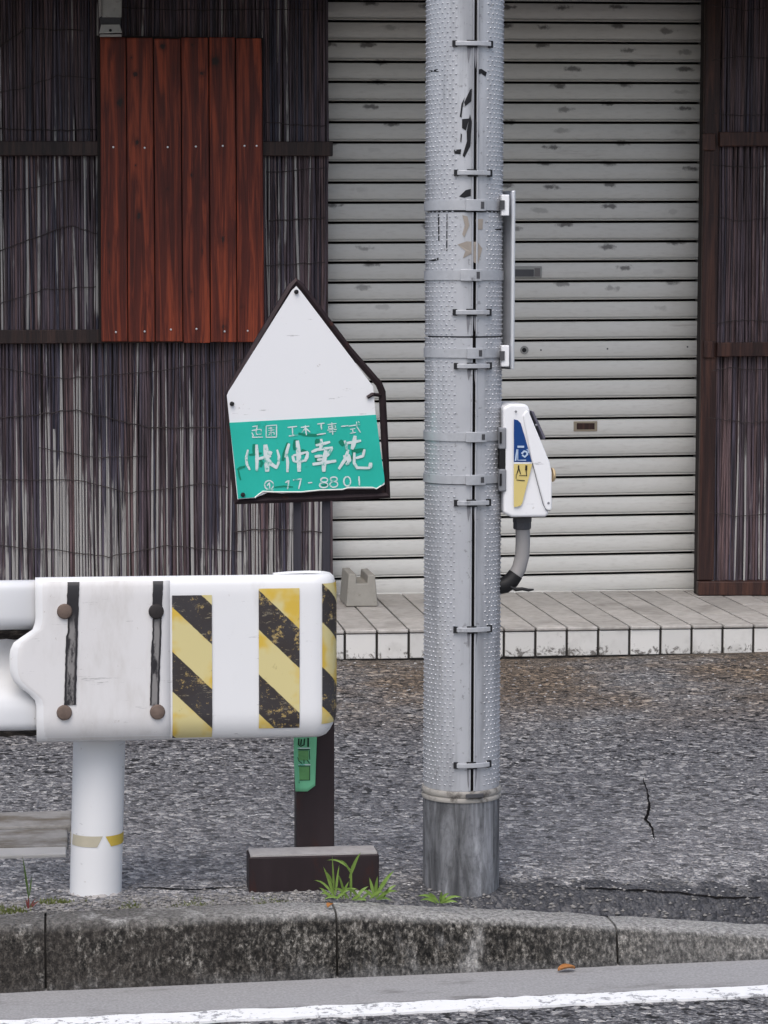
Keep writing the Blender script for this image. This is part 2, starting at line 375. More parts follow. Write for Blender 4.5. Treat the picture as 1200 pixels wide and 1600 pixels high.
def shadegrimemat():  # speckled dirt mixed with painted shade for the beam's undersides
    a = N('rail_shade_grime'); w = a.coord((1, 1, 1), 'World'); f = a.noise(a.coord((30, 30, 70), 'World'), 1., 5, .7)
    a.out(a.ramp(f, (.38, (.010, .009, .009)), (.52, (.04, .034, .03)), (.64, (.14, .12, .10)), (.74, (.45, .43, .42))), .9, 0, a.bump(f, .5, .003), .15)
shadegrimemat()
plain('taped_bolt', (.03, .026, .026), .6, var=.5, scale=50)
plain('bolt_rust', (.155, .115, .095), .75, .2, var=.4, scale=60, bump=.6)
def stripes():
    a = N('stripe_tape'); uv = a.n('ShaderNodeTexCoord').outputs['UV']; s3 = a.sep(uv); w = a.coord((1, 1, 1), 'World')
    ph = a.n('ShaderNodeMath', operation='FRACT'); a.l(a.mul(s3[0], s3[1], 'ADD'), ph.inputs[0])
    jit = a.mul(a.mul(a.noise(w, 60, 3), .5, 'SUBTRACT'), .02); p2 = a.mul(ph.outputs[0], jit, 'ADD')
    blk = a.mul(a.sm(p2, .0, .012), a.sm(p2, .482, .47))
    nz = a.noise(a.coord((1, 1, 1.0), 'World'), 42, 6, .8, .15); nz2 = a.noise(w, 10, 3)
    yel = a.mix(a.sm(nz2, .44, .60), (.60, .52, .25), (.60, .41, .06)); yel = a.mix(a.mul(a.sm(nz, .62, .70), .6), yel, (.25, .19, .08))
    dk = a.mix(nz2, (.030, .018, .010), (.045, .046, .055)); dk = a.mix(a.sm(nz, .56, .61), dk, (.36, .26, .10)); dk = a.mix(a.mul(a.sm(a.noise(a.coord((40, 40, 160), 'World'), 1., 4, .7), .60, .66), .7), dk, (.30, .26, .18))
    a.out(a.mix(blk, yel, dk), .5, 0, None, .4)
stripes()
def oldtape():
    a = N('black_tape'); w = a.coord((1, 1, 1), 'World'); n1 = a.noise(a.coord((24, 24, 9), 'World'), 1., 5, .7)
    uv = a.sep(a.n('ShaderNodeTexCoord').outputs['UV']); edge = a.mul(a.mul(uv[0], .5, 'SUBTRACT'), 1.0); ab = a.n('ShaderNodeMath', operation='ABSOLUTE'); a.l(edge, ab.inputs[0])
    inner = a.sm(ab.outputs[0], .36, .24); low = a.sm(a.mul(uv[1], a.mul(n1, .35), 'ADD'), .92, .80)
    worn = a.mul(a.mul(inner, low), a.sm(n1, .44, .54))
    a.out(a.mix(worn, (.014, .012, .015), (.21, .20, .195)), .55)
oldtape()
plain('yellow_tape', (.55, .40, .07), .5, var=.2, scale=30); plain('pale_tape', (.46, .42, .32), .5, var=.12, scale=30)
plain('sign_frame', (.030, .020, .022), .5, .3, var=.5, scale=30, dirt=((.10, .035, .02), .60, .75, 25, (1, 1, 1)))
def greenmat():
    a = N('sign_green'); w = a.coord((1, 1, 1), 'World'); f = a.noise(w, 9, 5, .65)
    c = a.mix(f, (.010, .36, .27), (.025, .50, .41)); c = a.mix(a.mul(a.sm(a.noise(w, 24, 5, .7), .6, .72), .5), c, (.015, .25, .17))
    a.out(c, .4, 0, None, .4)
greenmat()
plain('letter_white', (.60, .68, .67), .5, var=.2, scale=60, dirt=((.10, .42, .34), .52, .66, 60, (1, 1, 1)), bump=0)
plain('letter_ghost', (.008, .20, .125), .5, var=.3, bump=0)
plain('torn_edge', (.72, .70, .66), .7, var=.1, bump=0)
plain('sign_post_brown', (.032, .023, .025), .5, .25, var=.5, scale=14, stretch=(1, 1, .3), dirt=((.06, .02, .014), .55, .75, 16, (1, 1, .4)))
plain('sign_leg', (.050, .046, .056), .5, .2, var=.5, scale=20, stretch=(3, 1, .2))
plain('base_fill', (.36, .34, .33), .9, var=.3, scale=40, bump=.8)
plain('tag_green', (.17, .50, .28), .55, var=.15, scale=20, bump=0); plain('tag_ink', (.008, .022, .012), .6, bump=0); plain('tag_patch', (.12, .30, .11), .6, var=.25, scale=60, bump=0)
plain('box_grey', (.22, .225, .24), .5); plain('hood_grey', (.115, .11, .14), .5); plain('sticker_blue', (.010, .050, .19), .35, var=.1, bump=0)
plain('sticker_yellow', (.62, .50, .19), .4, var=.06, bump=0); plain('sticker_pale', (.42, .52, .66), .4, var=.2, scale=60, bump=0); plain('ink', (.02, .018, .015), .5, bump=0)
plain('aluminium', (.72, .73, .75), .42, .75, var=.08); plain('button_cream', (.62, .47, .27), .4); plain('conduit_grey', (.30, .29, .285), .6, var=.25, scale=20, stretch=(1, 1, .3)); plain('fitting_grey', (.085, .085, .092), .5)
plain('bracket_metal', (.42, .42, .40), .5, .2, var=.3, scale=20, dirt=((.16, .12, .10), .55, .7, 30, (1, 1, 1)))
plain('block_concrete', (.31, .295, .262), .9, var=.2, scale=20, dirt=((.20, .18, .15), .58, .72, 30, (1, 1, 1)), bump=.8)
plain('screw_zinc', (.75, .75, .76), .3, .8, var=.1)
plain('tie_wire', (.055, .045, .045), .6, .2)
def leafmat(name, c1, c2):
    a = N(name); w = a.coord((1, 1, 1), 'World'); f = a.noise(w, 40, 3)
    a.out(a.mix(f, c1, c2), .45, 0, None, .4); a.b.inputs['Subsurface Weight'].default_value = 0.0
leafmat('grass_leaf', (.09, .17, .025), (.22, .32, .07)); leafmat('red_stem', (.10, .02, .025), (.16, .04, .035)); leafmat('blade_dark', (.05, .09, .02), (.09, .15, .03))
leafmat('dry_leaf', (.30, .11, .03), (.42, .20, .07)); leafmat('moss', (.075, .095, .022), (.14, .16, .04))
plain('pebble', (.20, .19, .18), .9, var=.5, scale=30)

# ------------------------------------------------------------------ the setting: ground, road, kerb
YK0 = gz(0, 1552, -.14); YK1 = gz(1200, 1499, -.14)
kd = (YK1-YK0); kslope = kd.y/kd.x
def kerbY(x): return YK0.y + kslope*(x-YK0.x)            # foot of the kerb's road face
XJ = [gz(72, 1490, -.1).x, gz(521, 1475, -.1).x, gz(961, 1475, -.1).x]
pitchk = (XJ[2]-XJ[0])/2
X520, X960, X1200 = XJ[1], XJ[2], gz(1200, 1470, -.09).x
def kz(x):                                               # top of the kerb: dropped for the driveway on the right
    if x < X520: return 0.0
    if x < X960: return -.056*(x-X520)/(X960-X520)
    if x < X1200: return -.056 - .034*(x-X960)/(X1200-X960)
    return max(-.115, -.090 - .1*(x-X1200))
KW = .128                                                # width of the kerb stones' top
def sstep(t): t = max(0, min(1, t)); return t*t*(3-2*t)
def groundz(x, y):
    t = max(0, y-kerbY(x)-KW-.01)
    z = kz(x)*math.exp(-t/.075) - .006*(1-sstep((y-kerbY(x)-KW-.02)/.04))
    z += .010*math.sin(x*2.1+1.3)*sstep((y-6.2)/2)*.6 + .005*sstep((y-7.5)/1.5)*sstep((x-1.6)/1.2)
    return z
m = MB(); m.box((-600, -600, -1.2), (600, 600, -.32)); struct(m.build('ground', 'road_asphalt'))
xs = list(np.arange(-1.2, 4.4, .06)); xs = [-14, -8, -5, -3.4, -2.4, -1.7] + xs + [4.8, 5.6, 7, 10, 16]
m = MB(); ts = [0, .004, .02, .045, .08, .12, .17, .23, .3, .4, .5, .62, .75, .9] + list(np.linspace(1.1, 4.4, 30)) + [5.5, 8, 14]
for x in xs:
    for t in ts:
        y = kerbY(x)+KW+.010+t
        m.v.append((x, y, groundz(x, y)))
nt_ = len(ts)
for i in range(len(xs)-1):
    for j in range(nt_-1): m.f.append((i*nt_+j, (i+1)*nt_+j, (i+1)*nt_+j+1, i*nt_+j+1))
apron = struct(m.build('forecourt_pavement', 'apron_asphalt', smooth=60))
ROADZ = -.14
def strip(name, mat, d0, d1, z, zb, wob=0.0):            # a sheet along the kerb, d = metres in front of the kerb foot
    q = MB(); xx = list(np.arange(-2.2, 5.0, .03)) if wob else [-14, 16]
    if wob: xx = [-14]+xx+[16]
    for x in xx:
        a = d0+rng.uniform(-wob, wob); b = d1+rng.uniform(-wob, wob)
        q.v += [(x, kerbY(x)-a, z), (x, kerbY(x)-b, z), (x, kerbY(x)-a, zb), (x, kerbY(x)-b, zb)]
    for i in range(len(xx)-1):
        k = i*4; q.f += [(k, k+1, k+5, k+4), (k+2, k+6, k+7, k+3), (k, k+4, k+6, k+2), (k+1, k+3, k+7, k+5)]
    return struct(q.build(name, mat))
GW = kerbY(gz(600, 1567, ROADZ).x) - gz(600, 1567, ROADZ).y - .004
LW = kerbY(gz(600, 1584, ROADZ).x) - gz(600, 1584, ROADZ).y - .004
strip('road', 'road_asphalt', GW+.0, 11.0, ROADZ-.004, -.3)
strip('gutter', 'gutter_concrete', -.03, GW-.001, ROADZ, -.3)
strip('road_marking', 'road_paint', GW+.006, LW, ROADZ+.001, ROADZ-.01, .005)

kroot = bpy.data.objects.new('kerb', None); C.objects.link(kroot); struct(kroot); kroot.location = (XJ[1], kerbY(XJ[1]), -.14)
def kerbstone(x0, x1):
    q = MB(); n = 14; prof = [(.0, -.32, -2.0), (.0, -.139, 0.), (.006, -.10, .28), (.011, -.05, .62), (.015, -.022, .86), (.020, -.009, .95), (.030, -.002, 1.0), (.045, 0, 1.08), (KW-.01, .001, 1.9), (KW, -.006, 2.0), (KW, -.32, 3.0)]
    uvs = []
    for i in range(n+1):
        x = x0+(x1-x0)*i/n; top = kz(x); e = .003 if i in (0, n) else 0
        for d, z, vv in prof:
            if z > -.3 and z < -.13: zz = z
            elif z <= -.3: zz = z
            else: zz = top + z*(top+.14)/.14
            j = rng.uniform(-.0025, .0025) if -.13 < z else 0
            q.v.append((x, kerbY(x)+d+j+e, zz+(j*.8 if d > .01 else 0)-e)); uvs.append((x, vv))
    k = len(prof)
    for i in range(n):
        for j in range(k-1): q.f.append((i*k+j, (i+1)*k+j, (i+1)*k+j+1, i*k+j+1))
    q.f += [tuple(range(k)), tuple(reversed(range(n*k, n*k+k)))]; q.uv = uvs
    q.build('kerb_stone', 'kerb_concrete', kroot, smooth=50)
for i in range(-5, 8):
    kerbstone(XJ[0]+pitchk*i+.0025, XJ[0]+pitchk*(i+1)-.0025)
q = MB()                                                  # dark joint bed behind the stones
for i in range(-20, 40):
    pass
xa, xb = XJ[0]-5*pitchk, XJ[0]+8*pitchk
nn = 60
for i in range(nn+1):
    x = xa+(xb-xa)*i/nn
    for d, z in ((.02, -.3), (.024, kz(x)-.022), (KW+.012, kz(x)-.014), (KW+.012, -.3)): q.v.append((x, kerbY(x)+d, z))
for i in range(nn):
    for j in range(3): q.f.append((i*4+j, (i+1)*4+j, (i+1)*4+j+1, i*4+j+1))
q.build('joint_bed', 'mortar', kroot)

# low concrete slabs lying on the forecourt at the far left
a, b = gz(-260, 1300, .0), gz(104, 1300, .0)
y0, y1, y2 = gz(40, 1341, 0).y, gz(40, 1322, .012).y, gz(40, 1266, .03).y
m = MB(); m.box((-1.0, y1+.006, -.05), (gz(106, 1300, 0).x, y2-.14, .012)); tag(m.build('concrete_slab', 'slab_concrete', bevel=.006), 'stained brown-grey concrete slab lying behind the guardrail post', 'slab')
m = MB(); m.box((-1.0, y2-.13, -.05), (gz(112, 1290, 0).x, y2+.05, .017)); tag(m.build('concrete_slab', 'slab_concrete', bevel=.006), 'farther of the two stained concrete slabs behind the guardrail post', 'slab')
m = MB(); m.box((-1.0, y0, -.05), (gz(104, 1330, 0).x, y1, .009)); tag(m.build('concrete_edging', 'slab_pale', bevel=.004), 'pale concrete edging strip in front of the stained slabs', 'edging')

# cracks in the asphalt (open joints with dark dirt)
def crack(pts, w):
    q = MB(); pts = [gz(*p) for p in pts]; fine = []
    for i in range(len(pts)-1):
        for k in range(5): fine.append(pts[i].lerp(pts[i+1], k/5))
    fine.append(pts[-1]); n = len(fine)
    for i, p in enumerate(fine):
        t = (fine[min(i+1, n-1)]-fine[max(i-1, 0)]).normalized(); s = Vector((-t.y, t.x, 0))
        ww = w*(.35+.65*math.sin(math.pi*(i+.5)/n))*rng.uniform(.5, 1.3); j = s*rng.uniform(-w, w)*.8
        for k in (-1, 1):
            v = p+j+s*ww*k; q.v.append((v.x, v.y, groundz(v.x, v.y)+.0025))
    q.f = [(2*i, 2*i+1, 2*i+3, 2*i+2) for i in range(n-1)]
    o = q.build('crack', 'crack_dirt', apron); return o
crack([(1005, 1216), (1012, 1240), (1014, 1262), (1010, 1282), (1020, 1298), (1022, 1312)], .0032)
crack([(865, 1377), (940, 1376), (1000, 1375), (1060, 1374), (1120, 1374), (1190, 1371)], .003)
crack([(215, 1388), (300, 1391), (380, 1387)], .005)

# loose grit along the back of the kerb and moss in the joint (nobody could count it)
q = MB(); g2 = random.Random(3)
for i in range(1500):
    x = g2.uniform(-.45, 2.2) if g2.random() < .45 else g2.uniform(-.45, .62)
    d = KW+.012+abs(g2.gauss(0, .05)); y = kerbY(x)+d; r = g2.uniform(.0015, .0055)
    c = Vector((x, y, groundz(x, y)+r*.3)); vs = []
    for dx, dy, dz in ((1,0,0),(-1,0,0),(0,1,0),(0,-1,0),(0,0,1),(0,0,-1)):
        vs.append(c+Vector((dx*g2.uniform(.7, 1.5), dy*g2.uniform(.7, 1.3), dz*g2.uniform(.5, 1)))*r)
    q.add(vs, [(0,2,4),(2,1,4),(1,3,4),(3,0,4),(2,0,5),(1,2,5),(3,1,5),(0,3,5)])
o = stuff(q.build('grit', 'pebble', smooth=10)); tag(o, 'loose grit gathered along the back edge of the kerb', 'grit')
q = MB()
def mosspatch(xc, w, hgt, d=.0):
    for i in range(int(420*w/.1)):
        x = xc+g2.gauss(0, w*.45); y = kerbY(x)+KW+.012+d+abs(g2.gauss(0, .018)); z = groundz(x, y); h = hgt*g2.uniform(.4, 1.1); a = g2.uniform(0, 6.3); t = g2.uniform(.0015, .003)
        q.add([(x-t*math.cos(a), y-t*math.sin(a), z-.002), (x+t*math.cos(a), y+t*math.sin(a), z-.002), (x+g2.uniform(-.004, .004), y+g2.uniform(-.004, .004), z+h)], [(0, 1, 2)])
mosspatch(gz(12, 1420).x, .05, .012); mosspatch(gz(85, 1405).x, .05, .009, .05); mosspatch(gz(205, 1410).x, .03, .007); mosspatch(gz(300, 1406).x, .05, .006); mosspatch(gz(420, 1402).x, .05, .005)
o = stuff(q.build('moss', 'moss', fix=False)); tag(o, 'green moss growing in the gap behind the kerb', 'moss')

q = MB(); q.col = []; g5 = random.Random(21)
for i in range(8000):
    y = 5.62+(9.1-5.62)*g5.random()**1.25; x = g5.uniform(-.28*y/5.6, .30*y); r = g5.uniform(.0014, .0048)*(1.0 if y < 7 else 1.15)
    c = Vector((x, y, groundz(x, y)+.0002)); ph = g5.uniform(0, 6.28); n = 5; k0 = len(q.v); hh = r*g5.uniform(.25, .6); tn = g5.random()
    q.v += [tuple(c+Vector((math.cos(ph+k*6.283/n)*r*g5.uniform(.7, 1.5), math.sin(ph+k*6.283/n)*r*g5.uniform(.7, 1.5), 0))) for k in range(n)]+[tuple(c+Vector((g5.uniform(-.3, .3)*r, g5.uniform(-.3, .3)*r, hh)))]
    q.col += [(tn, 0, 0, 1)]*(n+1); q.f += [(k0+k, k0+(k+1) % n, k0+n) for k in range(n)]
o = stuff(q.build('aggregate', 'aggregate', apron, fix=False))

# ------------------------------------------------------------------ tiled step in front of the shop
STZ, STY, SHY = .11, 9.14, 10.25
TP = .1168
st = thing('tiled_step', (1.6, STY, 0), 'low step of pale tiles running along the closed shop front', 'step')
m = MB(); m.box((-2.6, STY+.010, -.1), (5.2, SHY+.35, STZ-.010)); m.build('step_core', 'mortar', st)
xt0 = gz(590, 985, STZ).x; i0 = -int((xt0+2.5)/TP); i1 = int((5.1-xt0)/TP)
th = .012; src = {}
for i in range(i0, i1):
    x = xt0+i*TP
    if 'r' not in src:
        m = MB(); m.box((x+.0045, STY+.001, .003), (x+TP-.0045, STY+.014, STZ-.016)); src['r'] = (m.build('riser_tile', 'riser_tile', st, bevel=.003), x)
        m = MB(); m.box((x+.0035, STY-.004, STZ-.013), (x+TP-.0035, STY+.060, STZ)); src['n'] = (m.build('nosing_tile', 'step_tile', st, bevel=.004), x)
        y = STY+.064; rows = 4; dl = (SHY+.04-y)/rows
        for r in range(rows):
            m = MB(); m.box((x+.0035, y+dl*r+.0015, STZ-.014), (x+TP-.0035, y+dl*(r+1)-.0015, STZ-.001)); src[r] = (m.build('floor_tile', 'step_tile', st, bevel=.002), x)
    else:
        for k, (o, ox) in src.items(): share(o, o.name.split('.')[0], st, (x-ox, rng.uniform(-.001, .001), rng.uniform(-.0007, .0007)))

# ------------------------------------------------------------------ shop building behind the screens
SL0, SL1 = at(508, 300, SHY).x, at(1092, 500, SHY).x
bd = thing('shop_building', (1.0, SHY+.3, 0), 'dark low shop building behind the shutter and reed screens', 'building')
m = MB(); m.box((-3.2, SHY+.10, -.1), (SL0-.03, SHY+.35, 5.2)); m.build('wall', 'wall_dark', bd)
m = MB(); m.box((SL1+.03, SHY+.10, -.1), (6.2, SHY+.35, 5.2)); m.build('wall', 'wall_dark', bd)
m = MB(); m.box((SL0-.03, SHY+.101, 2.95), (SL1+.03, SHY+.349, 5.2)); m.build('lintel', 'wall_dark', bd)
EAV = 1.42
m = MB()
m.hexa([(-3.4, SHY-EAV, 2.58), (6.4, SHY-EAV, 2.58), (6.4, SHY+.10, 3.1), (-3.4, SHY+.10, 3.1), (-3.4, SHY-EAV, 2.68), (6.4, SHY-EAV, 2.68), (6.4, SHY+.10, 3.2), (-3.4, SHY+.10, 3.2)])
m.build('eave', 'eave_wood', bd)
for i in range(14):
    x = -3.0+i*.7; m = MB(); m.hexa([(x, SHY-EAV+.05, 2.52), (x+.05, SHY-EAV+.05, 2.52), (x+.05, SHY+.099, 3.0), (x, SHY+.099, 3.0), (x, SHY-EAV+.05, 2.60), (x+.05, SHY-EAV+.05, 2.60), (x+.05, SHY+.099, 3.10), (x, SHY+.099, 3.10)])
    m.build('rafter', 'eave_wood', bd)

# ------------------------------------------------------------------ roller shutter
sh = thing('roller_shutter', (SL0, SHY, STZ), 'closed pale grey roller shutter with soiled horizontal slats behind the pole', 'roller shutter')
PT = .0797; TILT = .0085                                   # the old front is slightly out of true
zg = at(950, 132, SHY).z                                  # the middle of one groove
zs = zg - PT*round((zg-STZ-.02)/PT)
prof = [(-.022, .000), (-.022, .0050), (-.012, .0056), (-.0035, .0062), (-.0010, .0085), (-.0035, .0112), (.0035, .0126), (.0030, .0138), (-.0010, .0165), (-.0030, .028), (-.0040, .045), (-.0032, .062), (-.0005, .074), (.0035, .0775), (.022, PT)]
prof = [(.016, .0086), (.004, .0086), (-.003, .0094), (-.0056, .0116), (-.003, .0138), (.008, .0144), (.008, .0164), (-.0005, .0174), (-.0040, .026), (-.0066, .043), (-.0052, .060), (-.001, .0768), (.004, .0788), (.016, .0790)]
nx = 10; base = None; k = 0; z = zs
while z < 2.95:
    if base is None:
        q = MB()
        for i in range(nx+1):
            x = SL0+.004+(SL1-SL0-.008)*i/nx
            for d, dz in prof: q.v.append((x, SHY+d, z+dz+(x-(SL0+SL1)/2)*TILT))
        kk = len(prof)
        for i in range(nx):
            for j in range(kk-1): q.f.append((i*kk+j, (i+1)*kk+j, (i+1)*kk+j+1, i*kk+j+1))
        base = q.build('slat', 'shutter_paint', sh, smooth=28, fix=True); z0 = z
    else: share(base, 'slat', sh, (0, rng.uniform(-.0012, .0012), z-z0))
    z += PT
# bottom bar, side guides, pull, lock, letter slot
m = MB(); m.box((SL0+.004, SHY-.006, STZ+.002), (SL1-.004, SHY+.012, zs+.004)); m.build('bottom_bar', 'shutter_paint', sh, bevel=.003)
m = MB(); m.box((SL0, SHY+.034, STZ), (SL1, SHY+.05, 2.97)); m.build('backing', 'dark_gap', sh)
for x0, x1 in ((SL0-.028, SL0+.006), (SL1-.008, SL1+.02)):
    m = MB(); m.box((x0, SHY-.022, STZ), (x1, SHY+.04, 2.96)); m.build('guide_rail', 'shutter_guide', sh, bevel=.003)
def plate(name, mat, x0, y0, x1, y1, Y, d, par, bevel=.002):
    a, b = at(x0, y1, Y), at(x1, y0, Y); q = MB(); q.box((a.x, Y-d, a.z), (b.x, Y, b.z)); return q.build(name, mat, par, bevel=bevel)
pl = plate('pull_recess', 'handle_metal', 796, 416, 846, 434, SHY-.003, .008, sh); plate('pull_bar', 'fitting_grey', 800, 421, 834, 432, SHY-.010, .004, pl); plate('pull_cheek', 'shutter_guide', 835, 419, 844, 432, SHY-.010, .003, pl)
ls = plate('letter_slot', 'brass', 896, 658, 933, 674, SHY-.003, .006, sh); plate('slot_flap', 'post_wood', 901, 661, 929, 671, SHY-.008, .003, ls)
def disc(name, mat, px, py, Y, r, d, par, dome=0, n=16):
    c = at(px, py, Y); q = MB(); vs = [(c.x+r*math.cos(2*math.pi*i/n), Y, c.z+r*math.sin(2*math.pi*i/n)) for i in range(n)]
    rings = [(1, 0), (1, d*.5), (.85, d*.85), (.5, d), ] if dome else [(1, 0), (1, d)]
    q.v = []
    for s, dd in rings: q.v += [(c.x+r*s*math.cos(2*math.pi*i/n), Y-dd, c.z+r*s*math.sin(2*math.pi*i/n)) for i in range(n)]
    for a in range(len(rings)-1): q.f += [(a*n+i, a*n+(i+1) % n, (a+1)*n+(i+1) % n, (a+1)*n+i) for i in range(n)]
    q.f.append(tuple((len(rings)-1)*n+i for i in range(n)))
    return q.build(name, mat, par, smooth=40 if dome else None)
lk = disc('lock', 'handle_metal', 819, 547, SHY-.003, .017, .006, sh); disc('keyhole', 'black_plastic', 819, 547, SHY-.009, .009, .002, lk)
for px, py in ((845, 547), (949, 545), (1074, 542)): disc('rivet', 'fitting_grey', px, py, SHY-.003, .0035, .003, sh)

# ------------------------------------------------------------------ reed screens
def reeds(root, X0, X1, z0, z1, Y, exposure, seed, parname='reeds', n_layers=2, thick=(.0020, .0056), redness=.5, taper=None):
    g = random.Random(seed); q = MB(); q.col = []
    for L in range(n_layers):
        x = X0
        while x < X1:
            r = g.uniform(*thick); x += r*(1.5 if L else g.uniform(1.7, 2.7))
            tone = g.random()**1.25; hue = min(1, max(0, g.gauss(redness, .3)))
            if L: tone *= .6
            lean = g.gauss(0, .0055); ph = g.uniform(0, 6); bend = g.uniform(0, .003); zb = z0+g.uniform(0, .012); ztop = z1-g.uniform(0, .01)
            short = g.random() < .05
            if short: ztop -= g.uniform(0, (z1-z0)*.4)
            nseg = max(4, int((ztop-zb)/.13)); dep = (.010 if L else 0)+g.uniform(-.004, .004); node = g.uniform(.12, .3); r1 = r*g.uniform(.6, 1.0)
            n0 = len(q.v)
            for i in range(nseg+1):
                t = i/nseg; z = zb+(ztop-zb)*t; xx = x+lean*(t-.5)*2*(z1-z0)+bend*math.sin(ph+t*5); rr = r+(r1-r)*t
                if i % 2: rr *= 1.06
                zz = (z-z0)
                ex = exposure(z, x)
                for an in (-90, -35, 25, 90):
                    q.v.append((xx+rr*math.sin(R(an)), Y+dep-rr*.9*math.cos(R(an)), z)); q.col.append((tone, ex, hue, 1))
            for i in range(nseg):
                for k in range(3): q.f.append((n0+i*4+k, n0+i*4+k+1, n0+(i+1)*4+k+1, n0+(i+1)*4+k))
    o = q.build(parname, 'reed', root, smooth=70, fix=False); return stuff(o)
def tie(root, pts, Y, r=.0022, seed=0):
    g = random.Random(seed); P = [at(px, py, Y) for px, py in pts]; fine = []
    for i in range(len(P)-1):
        for k in range(8):
            p = P[i].lerp(P[i+1], k/8); fine.append(p+Vector((0, g.uniform(-.002, .001), g.uniform(-.003, .003))))
    fine.append(P[-1]); q = MB(); q.tube(fine, r, 5); return q.build('tie_wire', 'tie_wire', root, smooth=60)
SCY = 10.12
XL, XR = at(-170, 400, SCY).x, at(511, 400, SCY).x
ls_ = thing('reed_screen', (.4, SCY, STZ), 'wide dark weathered reed screen on the wall left of the shutter', 'reed screen')
zt = 3.0; zA = at(200, 231, SCY).z; zB = at(100, 527, SCY).z; zbot = STZ+.01
def expo(z, x):
    b = .05+.09*math.sin(x*7+1.1)*math.sin(x*3.3)
    if z > zA: return b-.09
    if z > zB: return b+.0
    return b-.05+.38*sstep((zB-z)/.95)
reeds(ls_, XL, XR-.01, zA-.02, zt, SCY, expo, 11); reeds(ls_, XL, XR-.005, zB-.02, zA+.0, SCY, expo, 12); reeds(ls_, XL, XR+.015, zbot, zB+.0, SCY, expo, 13)
m = MB(); m.box((XL-.02, SCY+.016, zbot), (XR+.006, SCY+.05, zt)); m.build('backing_board', 'wall_dark', ls_)
def bar(px0, py0, px1, py1, hpx, Y, d, root, mat='batten_wood', name='batten'):
    a, b = at(px0, py0, Y), at(px1, py1, Y); h = hpx*.00257/2; q = MB()
    q.hexa([(a.x, Y-d, a.z-h), (b.x, Y-d, b.z-h), (b.x, Y, b.z-h), (a.x, Y, a.z-h), (a.x, Y-d, a.z+h), (b.x, Y-d, b.z+h), (b.x, Y, b.z+h), (a.x, Y, a.z+h)])
    return q.build(name, mat, root, bevel=.003)
bar(-170, 232, 519, 233, 22, SCY-.007, .030, ls_); bar(-170, 527, 400, 524, 21, SCY-.007, .030, ls_)
bar(512, -40, 514, 910, 8, SCY+.01, .02, ls_) if False else None
yt = SCY-.009
for k, pts in enumerate([[(-40, 100), (40, 45), (130, 48)], [(190, 12), (300, 16), (420, 14), (505, 16)], [(-60, 150), (30, 140), (90, 118), (153, 124)], [(-30, 200), (60, 203), (152, 203)], [(416, 190), (470, 196), (508, 196)],
                         [(-50, 300), (40, 295), (90, 285), (128, 278)], [(-40, 410), (10, 388), (80, 362), (110, 352), (152, 365)], [(-20, 480), (70, 452), (150, 448)], [(416, 270), (508, 262)], [(420, 345), (508, 340)], [(414, 415), (508, 410)],
                         [(-30, 570), (60, 585), (100, 592), (180, 585), (240, 580), (330, 567), (400, 558)], [(-30, 655), (20, 652), (120, 640), (230, 668), (345, 668)], [(-30, 748), (120, 750), (200, 770), (250, 765), (320, 755), (356, 762)], [(60, 700), (150, 715), (230, 712)], [(365, 830), (430, 826), (508, 832)], [(-30, 850), (90, 860), (170, 870), (260, 852), (380, 862)]]):
    tie(ls_, pts, yt, .0017 if k % 3 else .0022, k)

# right screen, framed, standing a little proud of the front
RY = 10.05
rs = thing('reed_screen', (2.7, RY, STZ), 'narrow framed dark reed screen right of the shutter', 'reed screen')
RX0 = at(1096, 500, RY).x; RXp = at(1120, 500, RY).x; RX1 = at(1420, 500, RY).x
def expo2(z, x):
    b = .0+.05*math.sin(x*9)
    return b-.12 if z > at(1150, 545, RY).z else b-.08+.27*sstep((at(1150, 560, RY).z-z)/.75)
zc, zd = at(1150, 219, RY).z, at(1150, 546, RY).z
for za, zb_, s in ((zc-.01, 3.0, 21), (zd-.01, zc, 22), (STZ+.05, zd, 23)): reeds(rs, RXp-.015, RX1, za, zb_, RY+.004, expo2, s, redness=.62)
m = MB(); m.box((RX0, RY+.022, STZ+.001), (RX1, RY+.07, 3.0)); m.build('backing_board', 'wall_dark', rs)
m = MB(); m.box((RX0, RY-.008, STZ+.06), (RXp, RY+.021, 3.0)); m.build('corner_post', 'post_wood', rs, bevel=.004)
a = RXp+.004
for px0, py, h in ((1122, 218, 22), (1118, 546, 22)): bar(px0, py, 1420, py-2, h, RY-.006, .028, rs, 'post_wood')
bar(1097, 222, 1117, 222, 26, RY-.010, .012, rs, 'post_wood', 'batten_end'); bar(1099, 546, 1115, 546, 26, RY-.010, .012, rs, 'post_wood', 'batten_end')
m = MB(); zb = at(1120, 906, RY-.06).z
m.hexa([(RX0-.004, RY-.02, STZ+.001), (RX1, RY-.11, STZ+.001), (RX1, RY+.018, STZ+.001), (RX0-.004, RY+.018, STZ+.001), (RX0-.004, RY-.02, STZ+.058), (RX1, RY-.11, STZ+.058), (RX1, RY+.018, STZ+.058), (RX0-.004, RY+.018, STZ+.058)])
m.build('bottom_rail', 'post_wood', rs, bevel=.004)
for k, pts in enumerate([[(1112, 8), (1160, 16), (1210, 12)], [(1112, 95), (1150, 88), (1215, 92)], [(1112, 176), (1150, 180), (1215, 178)], [(1112, 258), (1180, 262), (1215, 256)], [(1110, 335), (1150, 345), (1215, 340)], [(1112, 505), (1160, 500), (1215, 502)], [(1110, 580), (1140, 575), (1215, 578)], [(1108, 652), (1160, 660), (1215, 658)], [(1108, 800), (1150, 806), (1215, 802)]]):
    tie(rs, pts, RY-.007, .0016, 40+k)

